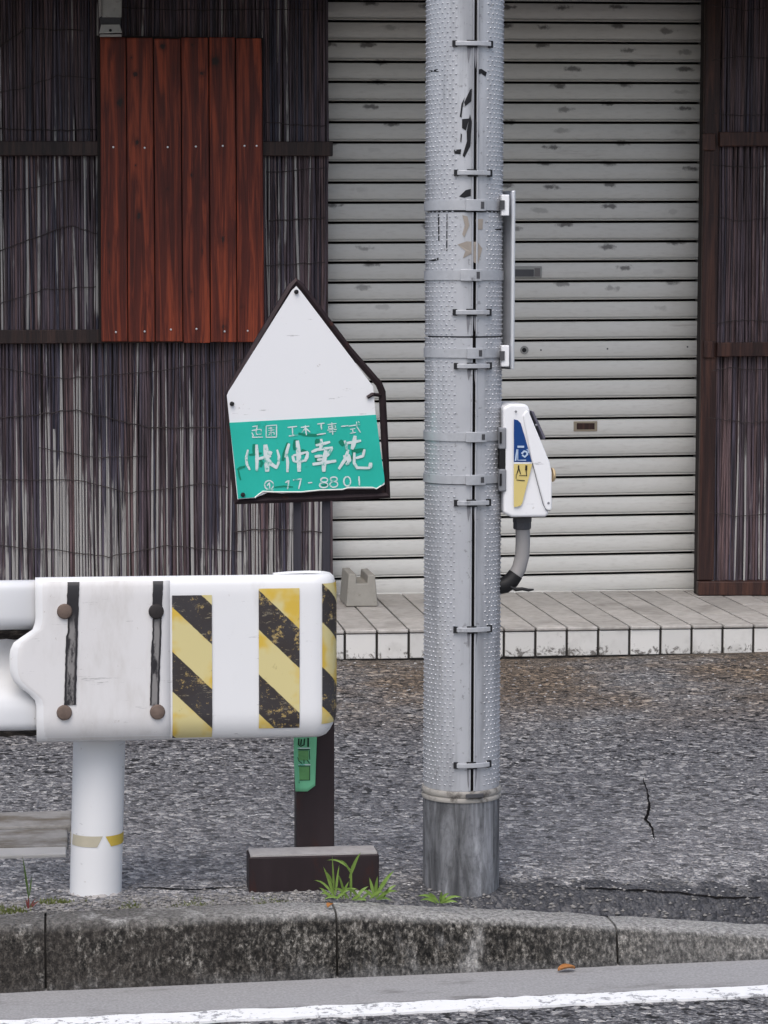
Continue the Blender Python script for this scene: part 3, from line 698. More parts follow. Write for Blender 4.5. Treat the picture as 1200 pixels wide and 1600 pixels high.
# ------------------------------------------------------------------ red-brown plank panel with screws
PY = SCY-.045
pp = thing('plank_panel', at(285, 535, PY), 'reddish-brown panel of six upright planks screwed over the left reed screen', 'wooden panel')
tops = [156, 197, 239.5, 282.5, 326, 368, 409.5]; bots = [157.5, 200, 242.6, 286, 329, 370.5, 414]
for i in range(6):
    ya, yb = 59+rng.uniform(-1, 1.5), 535+rng.uniform(-1.5, 1); dd = rng.uniform(-.002, .002); gp = .75
    def xx(l, y, s): return l[0]+(l[1]-l[0])*(y-59)/476+s
    L, Rr = (tops[i], bots[i]), (tops[i+1], bots[i+1])
    q = MB(); n = 8
    for j in range(n+1):
        y = ya+(yb-ya)*j/n; w1, w2 = rng.uniform(-.15, .15), rng.uniform(-.15, .15)
        for px, yy in ((xx(L, y, gp+w1), PY-.014+dd), (xx(Rr, y, -gp+w2), PY-.014+dd), (xx(Rr, y, -gp+w2), PY+.001), (xx(L, y, gp+w1), PY+.001)):
            v = at(px, y, yy); q.v.append((v.x, v.y, v.z))
    for j in range(n):
        for k in range(4): q.f.append((j*4+k, j*4+(k+1) % 4, (j+1)*4+(k+1) % 4, (j+1)*4+k))
    q.f += [(0, 1, 2, 3), tuple(n*4+k for k in (3, 2, 1, 0))]
    q.build('plank', 'plank_wood', pp, bevel=.0025)
m = MB(); a, b = at(154.5, 536, PY), at(411, 57, PY); m.box((a.x, PY+.002, a.z+.01), (b.x, PY+.007, b.z-.005)); m.build('backing_board', 'wall_dark', pp)
for px, py in ((177, 230), (226, 231), (262, 230), (306, 229), (348, 228), (382, 228), (401, 228), (181, 519), (226, 518), (267, 515), (307, 514), (351, 518), (387, 517)):
    disc('screw', 'screw_zinc', px, py, PY-.0155, .0042, .003, pp, dome=1, n=8)

# ------------------------------------------------------------------ metal bracket over the planks
BY = 10.02
br = thing('metal_bracket', at(172, 52, BY), 'grey metal bracket arm with a bolted foot above the plank panel', 'bracket')
def pxpoly(name, mat, pts, Y, d, par, bevel=.0):
    q = MB(); q.prism([at(x, y, Y) for x, y in pts], (0, d, 0)); return q.build(name, mat, par, bevel=bevel)
pxpoly('arm', 'bracket_metal', [(157, -60), (191, -60), (190, 27), (159, 27)], BY-.012, .030, br, .003)
pxpoly('arm_flange', 'slab_pale', [(152, -60), (156.5, -60), (159, 24), (155, 27)], BY-.030, .05, br, .002)
pxpoly('knee', 'strap_dark', [(156, 26), (190, 26), (188, 40), (157, 41)], BY-.006, .024, br, .002)
ft = pxpoly('foot', 'bracket_metal', [(158, 38), (187, 38), (191, 51), (154.5, 52)], BY-.022, .018, br, .002)
disc('bolt', 'black_plastic', 172.5, 47.5, BY-.0225, .0055, .003, ft)
pxpoly('foot_lip', 'slab_pale', [(156, 53.5), (190, 53.5), (190, 57), (156, 57)], BY-.016, .02, br, .001)

# ------------------------------------------------------------------ concrete block on the step
cy = gz(560, 948, STZ).y
cb = [(541, 948), (590.5, 947), (586, 898), (575, 899), (574, 912), (557, 912), (557, 897), (545, 897)]
base_pts = [at(x, y, cy) for x, y in cb]; base_pts[0].z = STZ+.001; base_pts[1].z = STZ+.001
q = MB(); q.prism(base_pts, (0, .24, 0)); tag(q.build('concrete_block', 'block_concrete', bevel=.004), 'small grey concrete block with a notched top on the tiled step', 'concrete block')

# ------------------------------------------------------------------ guardrail
GP = gz(150, 1402, 0); PR = .0575
pcx, pcy = GP.x, GP.y+PR
GY = GP.y-.090                                            # front face of the rail
def gzp(py, Y=None): return at(250, py, GY if Y is None else Y).z
def gx(px, py=1030): return at(px, py, GY).x
gr = thing('guardrail', (pcx, pcy, 0), 'white steel guardrail end with yellow and black striped tape and its post', 'guardrail')
# round post, slightly out of plumb
lean = Vector((.011, .002, 0))
q = MB(); ztop = gzp(925)
q.lathe([(PR, -.25), (PR, ztop)], (0, 0, 0), 40)
q.v = [(x+pcx+lean.x*z/.35, y+pcy, z) for x, y, z in q.v]
post = q.build('post', 'post_white', gr, smooth=40)
def band(name, mat, pa, pb, da, db, zt, zb, r, slope=0.0):
    qq = MB(); n = 10
    for i in range(n+1):
        t = i/n; a0 = math.asin(max(-1, min(1, (pa+(pb-pa)*t)))); a1 = math.asin(max(-1, min(1, (da+(db-da)*t))))
        qq.v += [(pcx+lean.x*zt/.35+r*math.sin(a0), pcy-r*math.cos(a0), zt), (pcx+lean.x*zb/.35+r*math.sin(a1), pcy-r*math.cos(a1), zb)]
    qq.f = [(2*i, 2*i+1, 2*i+3, 2*i+2) for i in range(n)]
    return qq.build(name, mat, post, smooth=60)
zb1, zb2 = at(150, 1307, GP.y).z, at(150, 1324, GP.y).z
band('tape_band', 'pale_tape', -1, .20, -1, .0, zb1, zb2, PR+.0012); band('tape_band', 'yellow_tape', .30, 1, .52, 1, zb1-.001, zb2, PR+.0012)
q = MB(); g3 = random.Random(5)                           # crumbled mortar collar round the foot
for k in range(36):
    a = 2*math.pi*k/36; r = PR+g3.uniform(.004, .016)
    q.v += [(pcx+PR*.9*math.sin(a), pcy-PR*.9*math.cos(a), g3.uniform(.004, .012)), (pcx+r*math.sin(a), pcy-r*math.cos(a), -.006)]
q.f = [(2*k, 2*k+1, (2*k+3) % 72, (2*k+2) % 72) for k in range(36)]
q.build('post_footing', 'base_fill', gr, smooth=60)
# corrugated W beam, running off to the left
wp = [(926, .060), (912, .052), (907, .040), (907, .020), (912, .009), (922, .004), (955, .003), (968, .005), (977, .012), (983, .028), (988, .050), (1000, .068), (1010, .072), (1030, .070), (1050, .060), (1070, .036), (1086, .014), (1098, .006), (1110, .003), (1126, .003), (1134, .007), (1139, .016), (1143, .034), (1149, .060), (1156, .085)]
wz = [(gzp(py, GY), d) for py, d in wp]
# smooth the section by subdividing it (Catmull-Rom)
sec = []
for i in range(len(wz)-1):
    p0, p1, p2, p3 = wz[max(i-1, 0)], wz[i], wz[i+1], wz[min(i+2, len(wz)-1)]
    for k in range(4):
        t = k/4; sec.append(tuple(.5*((2*p1[c])+(-p0[c]+p2[c])*t+(2*p0[c]-5*p1[c]+4*p2[c]-p3[c])*t*t+(-p0[c]+3*p1[c]-3*p2[c]+p3[c])*t**3) for c in (0, 1)))
sec.append(wz[-1])
q = MB(); xa, xb = gx(-700), gx(120); k = len(sec)
for i in range(5):
    for z, d in sec: q.v.append((xa+(xb-xa)*i/4, GY+d, z))
for i in range(4):
    for j in range(k-1): q.f.append((i*k+j, i*k+j+1, (i+1)*k+j+1, (i+1)*k+j))
beam = q.build('beam', 'rail_white', gr, smooth=50); s = beam.modifiers.new('solid', 'SOLIDIFY'); s.thickness = .0035; s.offset = 1 if False else -1
def shade_grime(p0, p1, off):
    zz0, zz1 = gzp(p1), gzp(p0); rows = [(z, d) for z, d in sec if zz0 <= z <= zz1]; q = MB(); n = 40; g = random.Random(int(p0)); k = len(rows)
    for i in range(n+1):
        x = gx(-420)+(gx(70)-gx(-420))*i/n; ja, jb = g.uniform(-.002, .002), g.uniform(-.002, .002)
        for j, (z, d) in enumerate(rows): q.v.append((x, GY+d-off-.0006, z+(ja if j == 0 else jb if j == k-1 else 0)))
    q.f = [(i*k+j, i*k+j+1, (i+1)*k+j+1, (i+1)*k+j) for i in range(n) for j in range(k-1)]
    return q.build('shade_grime', 'rail_shade_grime', beam, smooth=50)
shade_grime(984, 1004, .0035); shade_grime(1140, 1157, .0035)  # strips darken both down-facing folds: shade put into the colour, plus lodged dirt
# end terminal: flat faced, rolled top and bottom edges, wraps round its end in a tight bow
RW = .050
XE = gx(523.5)-RW
LEN1 = XE
prof_py = [(906, .026), (903.5, .018), (904, .010), (908, .004), (916, .0012), (928, .0), (945, .0), (970, .0), (1000, .0), (1030, .0), (1060, .0), (1090, .0), (1118, .0), (1130, .0015), (1140, .006), (1148, .012), (1154, .019), (1157, .027)]
tp = []
for i in range(len(prof_py)-1):
    (a0, d0), (a1, d1) = prof_py[i], prof_py[i+1]; n = 3 if abs(a1-a0) > 12 else 1
    for k in range(n): tp.append((a0+(a1-a0)*k/n, d0+(d1-d0)*k/n))
tp.append(prof_py[-1])
def tongue(py):
    pts = [(0, 56), (962, 56), (978, 54), (986, 44), (996, 25), (1005, 17.5), (1018, 15), (1042, 15), (1056, 18), (1066, 25), (1078, 42), (1086, 52), (1094, 56), (2000, 56)]
    for (a0, x0), (a1, x1) in zip(pts, pts[1:]):
        if a0 <= py <= a1: return x0+(x1-x0)*(py-a0)/(a1-a0)
def wrap(u):                                              # plan path: u = x along the face, past XE round the bow
    if u <= XE: return u, GY, 0.0
    a = (u-XE)/RW
    if a < math.pi: return XE+RW*math.sin(a), GY+RW-RW*math.cos(a), a
    return XE-(u-XE-math.pi*RW), GY+2*RW, math.pi
def wpt(u, z, d, off=0.0):                                # d inward, off outward
    x, y, a = wrap(u); nx_, ny_ = math.sin(a), -math.cos(a)
    return (x+nx_*(off-d), y+ny_*(off-d), z)
UEND = XE+math.pi*RW+(XE-gx(432))
tz = [(gzp(py), d, py) for py, d in tp]
tz_f = []
us = [0.0]*8
q = MB(); cols = []
nA, nB, nC = 26, 22, 8
for j, (z, d, py) in enumerate(tz):
    x0 = gx(tongue(py)); row = []
    dd = d
    for i in range(nA): row.append(wpt(x0+(XE-x0)*i/nA, z, dd, .0045 if i < 1 else .003))
    for i in range(nB): row.append(wpt(XE+math.pi*RW*i/nB, z, dd, .003))
    for i in range(nC+1): row.append(wpt(XE+math.pi*RW+(UEND-XE-math.pi*RW)*i/nC, z - .004*(i/nC)**2*(1 if j < 5 else 0), dd, .003))
    q.v += row
w_ = nA+nB+nC+1
for j in range(len(tz)-1):
    for i in range(w_-1): q.f.append((j*w_+i, j*w_+i+1, (j+1)*w_+i+1, (j+1)*w_+i))
term = q.build('end_terminal', 'rail_white', gr, smooth=40, fix=False); s = term.modifiers.new('solid', 'SOLIDIFY'); s.thickness = .0035; s.offset = -1
# lap plate colour zone: the overlapping end of the terminal is its own plate
q = MB(); 
for j, (z, d, py) in enumerate(tz):
    x0 = gx(tongue(py)+.6); x1 = gx(266)
    for i in range(13): q.v.append(wpt(x0+(x1-x0)*i/12, z, d, .0052))
for j in range(len(tz)-1):
    for i in range(12): q.f.append((j*13+i, j*13+i+1, (j+1)*13+i+1, (j+1)*13+i))
lap = q.build('lap_plate', 'rail_lap_white', gr, smooth=40, fix=False); s = lap.modifiers.new('solid', 'SOLIDIFY'); s.thickness = .0018; s.offset = -1
def d_at(py):
    for (a0, d0), (a1, d1) in zip(prof_py, prof_py[1:]):
        if a0 <= py <= a1: return d0+(d1-d0)*(py-a0)/(a1-a0)
    return prof_py[-1][1]
def tape(name, mat, fl, fr, py0, py1, uvf, off=.0046, wob=0.0, n=40):
    qq = MB(); qq.uv = []; nxx = 10; g = random.Random(int(py0*7+fl(py0)))
    for j in range(n+1):
        py = py0+(py1-py0)*j/n; l, r = fl(py)+g.uniform(-wob, wob), fr(py)+g.uniform(-wob, wob)
        for i in range(nxx+1):
            u = l+(r-l)*i/nxx; qq.v.append(wpt(u, gzp(py), d_at(py), off)); qq.uv.append(uvf(i/nxx, py, u))
    w = nxx+1
    for j in range(n):
        for i in range(nxx): qq.f.append((j*w+i, j*w+i+1, (j+1)*w+i+1, (j+1)*w+i))
    return qq.build(name, mat, gr, smooth=60, fix=False)
PER = 132.0
PXM = (gx(500)-gx(300))/200.0
def stripe_uv(xref, yref):                                # black starts where (py-yref) == (px-xref)
    return lambda t, py, u: (-(u-gx(xref))/PXM*.97/PER+3.0, -(0)+(py-yref)/PER)
tape('stripe_tape', 'stripe_tape', lambda p: gx(269), lambda p: gx(331), 930, 1155, stripe_uv(268, 1016), .0090)
tape('stripe_tape', 'stripe_tape', lambda p: gx(404), lambda p: gx(467.5), 921, 1141, stripe_uv(404, 922.5), .0085)
uA = XE+RW*math.asin(max(-1, min(1, (gx(501)-XE)/RW)))
tape('stripe_tape', 'stripe_tape', lambda p: uA, lambda p: uA+.085, 915, 1136, stripe_uv(500, 912), .0085)
tape('black_tape', 'black_tape', lambda p: gx(106.5-(p-903)*.036+(2.5 if 945 < p < 990 else 0)), lambda p: gx(125-(p-903)*.036), 903.6, 1098, lambda t, py, u: (t, (1098-py)/195), .0092, .0006)
tape('black_tape', 'black_tape', lambda p: gx(239.5-(p-903)*.030+(1.2 if 960 < p < 1000 else 0)), lambda p: gx(255.5-(p-903)*.040), 903.6, 1101, lambda t, py, u: (t, (1098-py)/195), .0092, .0006)
for px, py in ((101, 955), (100.5, 1113), (244, 955), (246, 1112)): disc('bolt', 'taped_bolt' if (px, py) == (244, 955) else 'bolt_rust', px, py, GY-.0050, .0165, .012, gr, dome=1, n=24)

# ------------------------------------------------------------------ company sign on a post behind the guardrail
BK = gz(490, 1392, 0).y; BH = at(490, 1337.5, BK).z; BB = gz(490, 1325, BH).y
b0, b1 = at(389, 1360, BK).x, at(592.5, 1360, BK).x
def SY(px): return BK+.050+.05*(px-356)/244.              # plane of the sign board, turned a little
sg = thing('company_sign', ((b0+b1)/2, BK+.06, 0), 'house-shaped white and green company sign on a brown post behind the guardrail', 'sign')
m = MB(); m.box((b0, BK, -.05), (b1, BB-.001, BH)); fb = m.build('base', 'sign_post_brown', sg, bevel=.003)
m = MB(); m.box((b0+.004, BK+.004, BH-.004), (b1-.004, BB-.003, BH+.0035)); m.build('base_top', 'base_fill', fb)
PYF = gz(490, 1325, BH).y
p0, p1 = at(463, 1250, PYF).x, at(522.5, 1250, PYF).x
m = MB(); m.box((p0, PYF, -.1), (p1, PYF+.055, at(490, 1060, PYF).z)); m.build('post', 'sign_post_brown', sg, bevel=.003)
for xa_, xb_ in ((459, 471), (504, 516)):
    a, b = at(xa_, 900, PYF+.02), at(xb_, 900, PYF+.02); m = MB(); m.box((a.x, PYF+.018, at(490, 1080, PYF).z), (b.x, PYF+.037, at(490, 660, PYF).z)); m.build('leg', 'sign_leg', sg, bevel=.002)
def sp(px, py, off=0.0): return at(px, py, SY(px)-off)
fr = [(455, 447), (462, 439), (470, 447), (510, 500), (545, 546), (578, 584), (592, 600), (597, 612), (601, 690), (606, 774), (500, 778.5), (368, 783), (363, 720), (357, 618), (361, 606), (405, 530), (440, 472)]
q = MB(); n = len(fr)
P = [sp(x, y, -.010) for x, y in fr]; q.tube(P, .0085, 6, closed=True); q.build('frame', 'sign_frame', sg, smooth=30)
panel = [(463, 447), (470, 455), (583, 604), (587, 649), (600, 745), (601, 757), (592, 762), (582, 764), (540, 764), (500, 767), (440, 771), (420, 769), (410, 773), (398, 778), (371, 780), (365, 720), (354.5, 618), (357, 612), (456, 454)]
q = MB(); q.prism([sp(x, y, .006) for x, y in panel], (0, .004, 0)); q.build('board', 'sign_white', sg)
green = [(358.5, 660.5), (470, 654.5), (587.5, 648), (594, 700), (600.5, 745), (601, 753), (596, 758), (588, 763), (582, 761), (545, 761), (535, 764), (500, 765), (470, 768), (425, 768), (411, 767), (404, 772), (398, 777), (372, 779), (366, 720)]
q = MB(); q.prism([sp(x, y, .0075) for x, y in green], (0, .0012, 0)); gs = q.build('green_sheet', 'sign_green', sg)
torn = [(398, 777), (404, 772), (411, 767), (425, 768), (470, 768), (500, 765), (535, 764), (545, 761), (582, 761), (588, 763), (596, 758)]
q = MB(); q.tube([sp(x, y+.8, .0082) for x, y in torn], .0017, 5); q.build('torn_edge', 'torn_edge', gs)
def stroke(q, pts, w, off, taper=.35, seed=0):
    g = random.Random(int(pts[0][0]*13+pts[0][1]*7+seed)); P = []
    for i in range(len(pts)-1):
        for k in range(4): t = k/4; P.append((pts[i][0]+(pts[i+1][0]-pts[i][0])*t, pts[i][1]+(pts[i+1][1]-pts[i][1])*t))
    P.append(pts[-1]); n = len(P); n0 = len(q.v)
    for i, (x, y) in enumerate(P):
        a, b = P[max(i-1, 0)], P[min(i+1, n-1)]; dx, dy = b[0]-a[0], b[1]-a[1]; L = math.hypot(dx, dy) or 1
        t = i/(n-1); ww = w*.5*(1-taper*abs(2*t-1)**2)*g.uniform(.94, 1.06); ox, oy = -dy/L*ww, dx/L*ww
        for s in (-1, 1): q.v.append(tuple(sp(x+ox*s, y+oy*s, off)))
    q.f += [(n0+2*i, n0+2*i+1, n0+2*i+3, n0+2*i+2) for i in range(n-1)]
def cv(pts): return [(360+x/4.8, 640+y/4.8) for x, y in pts]
def letters(name, mat, strokes, off):
    q = MB()
    for k, (w, pts) in enumerate(strokes): stroke(q, cv(pts), w*(1.6 if w > 10 else 1.3)/4.8, off+.00004*k, .3, k)
    return stuff(q.build(name, mat, gs, fix=False)) if 'faded' in name else q.build(name, mat, gs, fix=False)
q = MB(); q.prism([sp(x, y, -.012) for x, y in ((366, 764), (602, 757), (605, 775), (368, 782))], (0, .003, 0)); q.build('frame_flange', 'sign_frame', sg)
letters('faded_lettering', 'letter_ghost', [(20, [(178, 258), (182, 345)]), (12, [(140, 340), (235, 328)]), (18, [(432, 248), (405, 330), (392, 385)]), (26, [(490, 225), (488, 305)]), (22, [(530, 305), (582, 335)]), (26, [(658, 220), (650, 262)]), (24, [(820, 232), (852, 268)]), (20, [(908, 318), (1002, 300)]), (16, [(640, 340), (650, 385), (680, 380)]), (12, [(52, 452), (70, 438), (112, 426)]), (10, [(60, 455), (68, 500), (78, 528)]), (13, [(510, 178), (560, 190), (640, 192), (690, 184)]), (9, [(330, 582), (400, 574), (470, 580)]), (16, [(925, 330), (912, 372)]), (14, [(225, 380), (238, 400), (225, 430)]), (9, [(685, 570), (735, 562)])], .0080)
letters('lettering', 'letter_white', [   # the brush-written company name
    (12, [(132, 300), (118, 360), (124, 410), (146, 452)]), (16, [(196, 262), (200, 350), (198, 462)]), (14, [(186, 374), (240, 362), (305, 348)]), (26, [(262, 262), (272, 350), (276, 466)]), (18, [(282, 318), (312, 330)]), (18, [(284, 372), (305, 408), (350, 438)]), (12, [(350, 300), (364, 350), (360, 400), (346, 440)]),
    (15, [(440, 254), (424, 310), (414, 360)]), (14, [(424, 345), (430, 400), (428, 470)]), (14, [(466, 345), (478, 392)]), (12, [(470, 345), (520, 332), (582, 316)]), (16, [(580, 318), (574, 355), (558, 388)]), (12, [(478, 392), (520, 388), (560, 382)]), (22, [(502, 232), (512, 340), (516, 466)]),
    (14, [(640, 268), (690, 258), (748, 242)]), (16, [(680, 220), (684, 262), (672, 300)]), (14, [(608, 318), (650, 300), (768, 284)]), (16, [(762, 288), (738, 330), (715, 352)]), (14, [(632, 352), (690, 346)]), (12, [(650, 376), (690, 372)]), (16, [(616, 410), (690, 400), (794, 384)]), (22, [(716, 305), (702, 390), (700, 466)]),
    (14, [(868, 252), (920, 244), (980, 232)]), (20, [(936, 196), (926, 250), (912, 298)]), (14, [(856, 232), (868, 262), (872, 300)]), (16, [(884, 300), (862, 370), (812, 446)]), (14, [(846, 352), (888, 344), (896, 380), (868, 414)]), (12, [(880, 330), (884, 412)]), (14, [(1006, 298), (994, 348), (940, 364)]), (14, [(930, 322), (928, 400), (950, 436), (1048, 438)]), (18, [(1048, 440), (1052, 398)])], .0086)
letters('lettering', 'letter_white', [   # small line above: the trades
    (7, [(165, 128), (205, 122)]), (7, [(160, 158), (212, 148)]), (7, [(200, 128), (192, 176)]), (6, [(214, 148), (232, 150), (230, 184), (196, 186), (194, 160)]), (7, [(160, 172), (172, 192), (164, 208), (244, 206)]),
    (7, [(268, 122), (346, 116), (346, 206), (268, 208), (268, 122)]), (5, [(284, 140), (330, 136)]), (5, [(284, 156), (330, 152)]), (5, [(286, 172), (328, 170), (328, 190)]), (5, [(304, 130), (306, 196)]), (5, [(286, 192), (300, 178)])], .0086)
letters('lettering', 'letter_white', [(8, [(428, 134), (500, 126)]), (8, [(464, 128), (468, 194)]), (8, [(438, 198), (508, 190)]), (8, [(528, 134), (592, 124)]), (8, [(562, 118), (570, 192)]), (7, [(560, 140), (536, 172)]), (7, [(568, 140), (598, 170)]),
    (8, [(652, 108), (706, 102)]), (8, [(680, 106), (684, 150)]), (8, [(648, 188), (716, 178)]), (6, [(728, 112), (796, 104)]), (6, [(736, 126), (788, 122), (788, 138), (738, 142), (736, 126)]), (6, [(726, 154), (798, 148)]), (6, [(738, 168), (792, 162)]), (7, [(760, 96), (768, 188)]), (8, [(830, 126), (884, 120)]), (7, [(886, 124), (972, 112)]), (6, [(898, 148), (936, 142)]), (6, [(916, 146), (920, 172)]), (6, [(896, 178), (942, 170)]), (7, [(946, 90), (950, 130), (976, 172)]), (6, [(958, 88), (968, 98)])], .0086)
def arc(cx, cy, rx, ry, a0=0, a1=360, n=10): return [(cx+rx*math.cos(R(a0+(a1-a0)*i/n)), cy+ry*math.sin(R(a0+(a1-a0)*i/n))) for i in range(n+1)]
letters('lettering', 'letter_white', [   # telephone line
    (8, arc(290, 566, 34, 34)), (8, [(276, 572), (292, 548), (296, 592)]), (7, [(268, 604), (322, 602)])], .0086)
letters('lettering', 'letter_white', [(9, [(412, 548), (438, 532), (428, 600)]), (9, [(470, 528), (530, 520), (512, 596)]), (8, [(582, 550), (614, 546)]),
    (9, arc(704, 528, 26, 17)), (9, arc(700, 566, 32, 20)), (9, arc(776, 522, 26, 17)), (9, arc(776, 560, 30, 22)), (9, arc(876, 538, 26, 36)), (10, [(964, 500), (968, 574)])], .0086)
for px, py in ((463, 456), (362.5, 631), (379.5, 773)): disc('screw', 'black_plastic', px, py, SY(px)-.0085, .0052, .004, sg, dome=1, n=10)
q = MB(); q.tube([sp(574, 621, .009), sp(582, 616, .010), sp(596, 618, -.008)], .0045, 6); q.build('clip', 'sign_frame', sg)

# green tag stuck to the sign post
TY = PYF-.004
tg = [(459, 1140), (495, 1140), (492, 1228), (486, 1231), (480, 1237), (464, 1236.5), (460, 1215), (461, 1190)]
tr = thing('green_tag', at(478, 1236, TY), 'small bright green tag stuck to the brown sign post under the guardrail', 'tag')
q = MB(); nxx = 8
def tagpt(u, py):                                         # its left edge has come loose and curls forward
    xl = 459+2.5*max(0, (py-1185)/50); xr = 495.5-3.5*(py-1140)/97
    x = xl+(xr-xl)*u; curl = .012*max(0, (.25-u)/.25)**2*(.3+max(0, math.sin((py-1170)/75*math.pi)))
    return at(x, py, TY-curl)
rows = 14
for j in range(rows+1):
    for i in range(nxx+1):
        u = i/nxx; pe = 1236.5 if u < .62 else 1236.5-9*(u-.62)/.38
        q.v.append(tuple(tagpt(u, 1136+(pe-1136)*j/rows)))
w = nxx+1; q.f = [(j*w+i, j*w+i+1, (j+1)*w+i+1, (j+1)*w+i) for j in range(rows) for i in range(nxx)]
o = q.build('sheet', 'tag_green', tr, smooth=60, fix=False); s = o.modifiers.new('solid', 'SOLIDIFY'); s.thickness = .0012
def tagpoly(name, mat, strokes, off, par):
    q = MB()
    for w, pts in strokes:
        n0 = len(q.v); n = len(pts)
        for i, (x, y) in enumerate(pts):
            a, b = pts[max(i-1, 0)], pts[min(i+1, n-1)]; dx, dy = b[0]-a[0], b[1]-a[1]; L = math.hypot(dx, dy) or 1
            for s_ in (-1, 1): q.v.append(tuple(at(x-dy/L*w*.5*s_, y+dx/L*w*.5*s_, TY-off)))
        q.f += [(n0+2*i, n0+2*i+1, n0+2*i+3, n0+2*i+2) for i in range(n-1)]
    return q.build(name, mat, par, fix=False)
tagpoly('printed_panel', 'tag_patch', [(16, [(474, 1173), (474, 1188)]), (17.5, [(475, 1198), (475, 1219)])], .0022, tr)
tagpoly('print', 'tag_ink', [(2, [(467, 1154), (466.5, 1164), (470, 1166), (475, 1164), (476, 1154)]), (2, [(470, 1164), (471, 1155)]), (2.6, [(481.5, 1153), (481.5, 1167)]), (1.6, [(466, 1171.5), (484, 1171.5)]), (1.0, [(483.5, 1173), (484, 1187)]), (1.6, [(464.5, 1183), (466, 1187)]), (1.2, [(466, 1188), (472, 1193)]), (1.2, [(475, 1187), (475, 1193)]), (1.2, [(480, 1188), (484, 1193)]), (1.2, [(465, 1197), (484, 1197), (484, 1219), (468, 1219)]), (2.2, [(465, 1197), (465.5, 1215), (467, 1224)])], .0029, tr)
tagpoly('pale_print', 'letter_white', [(1.4, [(465, 1169), (485, 1169)]), (1.6, [(464, 1194.8), (485, 1194.8)])], .0030, tr)

# ------------------------------------------------------------------ signal pole wrapped in studded sheet
PD = gz(720, 1397, -.010).y
PC = at(720.5, 1300, PD+.085); PCX, PCY = PC.x, PD+.085; PRR = .0852
def pz(py): return at(720, py, PD).z
pole = thing('signal_pole', (PCX, PCY, 0), 'grey pole wrapped in studded sheets with steel bands and a bare foot', 'pole')
q = MB(); q.lathe([(PRR+.0012, -.3), (PRR+.0012, pz(1252)), (PRR-.004, pz(1249))], (PCX, PCY, 0), 56); q.build('foot', 'pole_base_steel', pole, smooth=40)
q = MB(); q.lathe([(PRR-.006, pz(1256)), (PRR-.006, 5.4), (PRR-.010, 5.42), (.001, 5.43)], (PCX, PCY, 0), 48); q.build('shaft', 'strap_dark', pole, smooth=40)
cl = [(PRR-.003, pz(1256)), (PRR+.004, pz(1255)), (PRR+.0055, pz(1252)), (PRR+.004, pz(1249)), (PRR+.0015, pz(1248)), (PRR+.004, pz(1246)), (PRR+.005, pz(1241)), (PRR+.003, pz(1238)), (PRR-.003, pz(1237))]
q = MB(); q.lathe(cl, (PCX, PCY, 0), 56); q.build('collar', 'collar_band', pole, smooth=40)
SEAM = math.asin((728.5-721.)/61.)
def cyl(px, py, off=0.0):
    a = math.asin(max(-1, min(1, (px-721.)/61.))); r = PRR+off
    return (PCX+r*math.sin(a), PCY-r*math.cos(a), pz(py))
# sheet: one length from the collar to 330, one above; each is a shell open at the seam
def sheetpart(pyb, pyt, lo, hi, r):
    q = MB(); g = math.radians(2.2)
    q.lathe([(r-.006, pz(pyb)), (r, pz(pyb)+.0012), (r, pz(pyt)-.0012), (r-.006, pz(pyt))], (PCX, PCY, 0), 60, SEAM+g+lo, SEAM+2*math.pi-g+hi); return q.build('sheet', 'pole_sheet', pole, smooth=40)
ZTOPPX = -420
sections = [(1238, 757, 0, 0), (755.5, 552, .005, -.005), (526, 331, 0, 0), (550, 527.5, .01, 0), (329, ZTOPPX, -.006, .004)]
for pb, ptp, lo, hi in sections: sheetpart(pb, ptp, lo, hi, PRR)
q = MB(); q.lathe([(PRR-.0035, pz(1236)), (PRR-.0035, pz(ZTOPPX+5))], (PCX, PCY, 0), 4, SEAM-R(5), SEAM+R(5)); q.build('seam', 'dark_gap', pole, fix=False)
# raised seam lips each side of the opening
for sgn in (-1, 1):
    q = MB()
    for pb, ptp in ((1236, 760), (752, 692), (676, 556), (524, 440), (424, 332), (316, ZTOPPX)):
        A = SEAM+sgn*math.radians(3.4); r = PRR+.0016; q.tube([(PCX+r*math.sin(A), PCY-r*math.cos(A), pz(pb)), (PCX+r*math.sin(A), PCY-r*math.cos(A), pz(ptp))], .0021, 6)
    q.build('seam_lip', 'pole_sheet', pole, smooth=60)
# studs: hundreds of them, pressed into the sheet
q = MB(); cpitch = R(9.0); rp = .0205; row = 0; g4 = random.Random(9)
zlo, zhi = pz(1228), pz(-200)
nc = int((2*math.pi-R(44))/cpitch)
z = zlo
while z < zhi:
    for c in range(nc):
        A = SEAM+R(21)+cpitch*(c+.5*(row % 2)); zz = z+g4.uniform(-.0008, .0008)
        py = 0
        r = PRR-.0003; h = .0022*g4.uniform(.8, 1.15); s_ = .0028*g4.uniform(.85, 1.1)
        rad = Vector((math.sin(A), -math.cos(A), 0)); tan = Vector((math.cos(A), math.sin(A), 0)); ctr = Vector((PCX, PCY, zz))+rad*r; upz = Vector((0, 0, 1))
        ring = [ctr+tan*s_*math.cos(k*math.pi/3)*1.15+upz*s_*math.sin(k*math.pi/3)*.85 for k in range(6)]
        ring2 = [ctr+rad*h+(p-ctr)*.5 for p in ring]
        q.add(ring+ring2, [(k, (k+1) % 6, 6+(k+1) % 6, 6+k) for k in range(6)]+[(6, 7, 8, 9, 10, 11)])
    z += rp/2; row += 1
stuff(q.build('studs', 'pole_sheet', pole, smooth=50, fix=False))
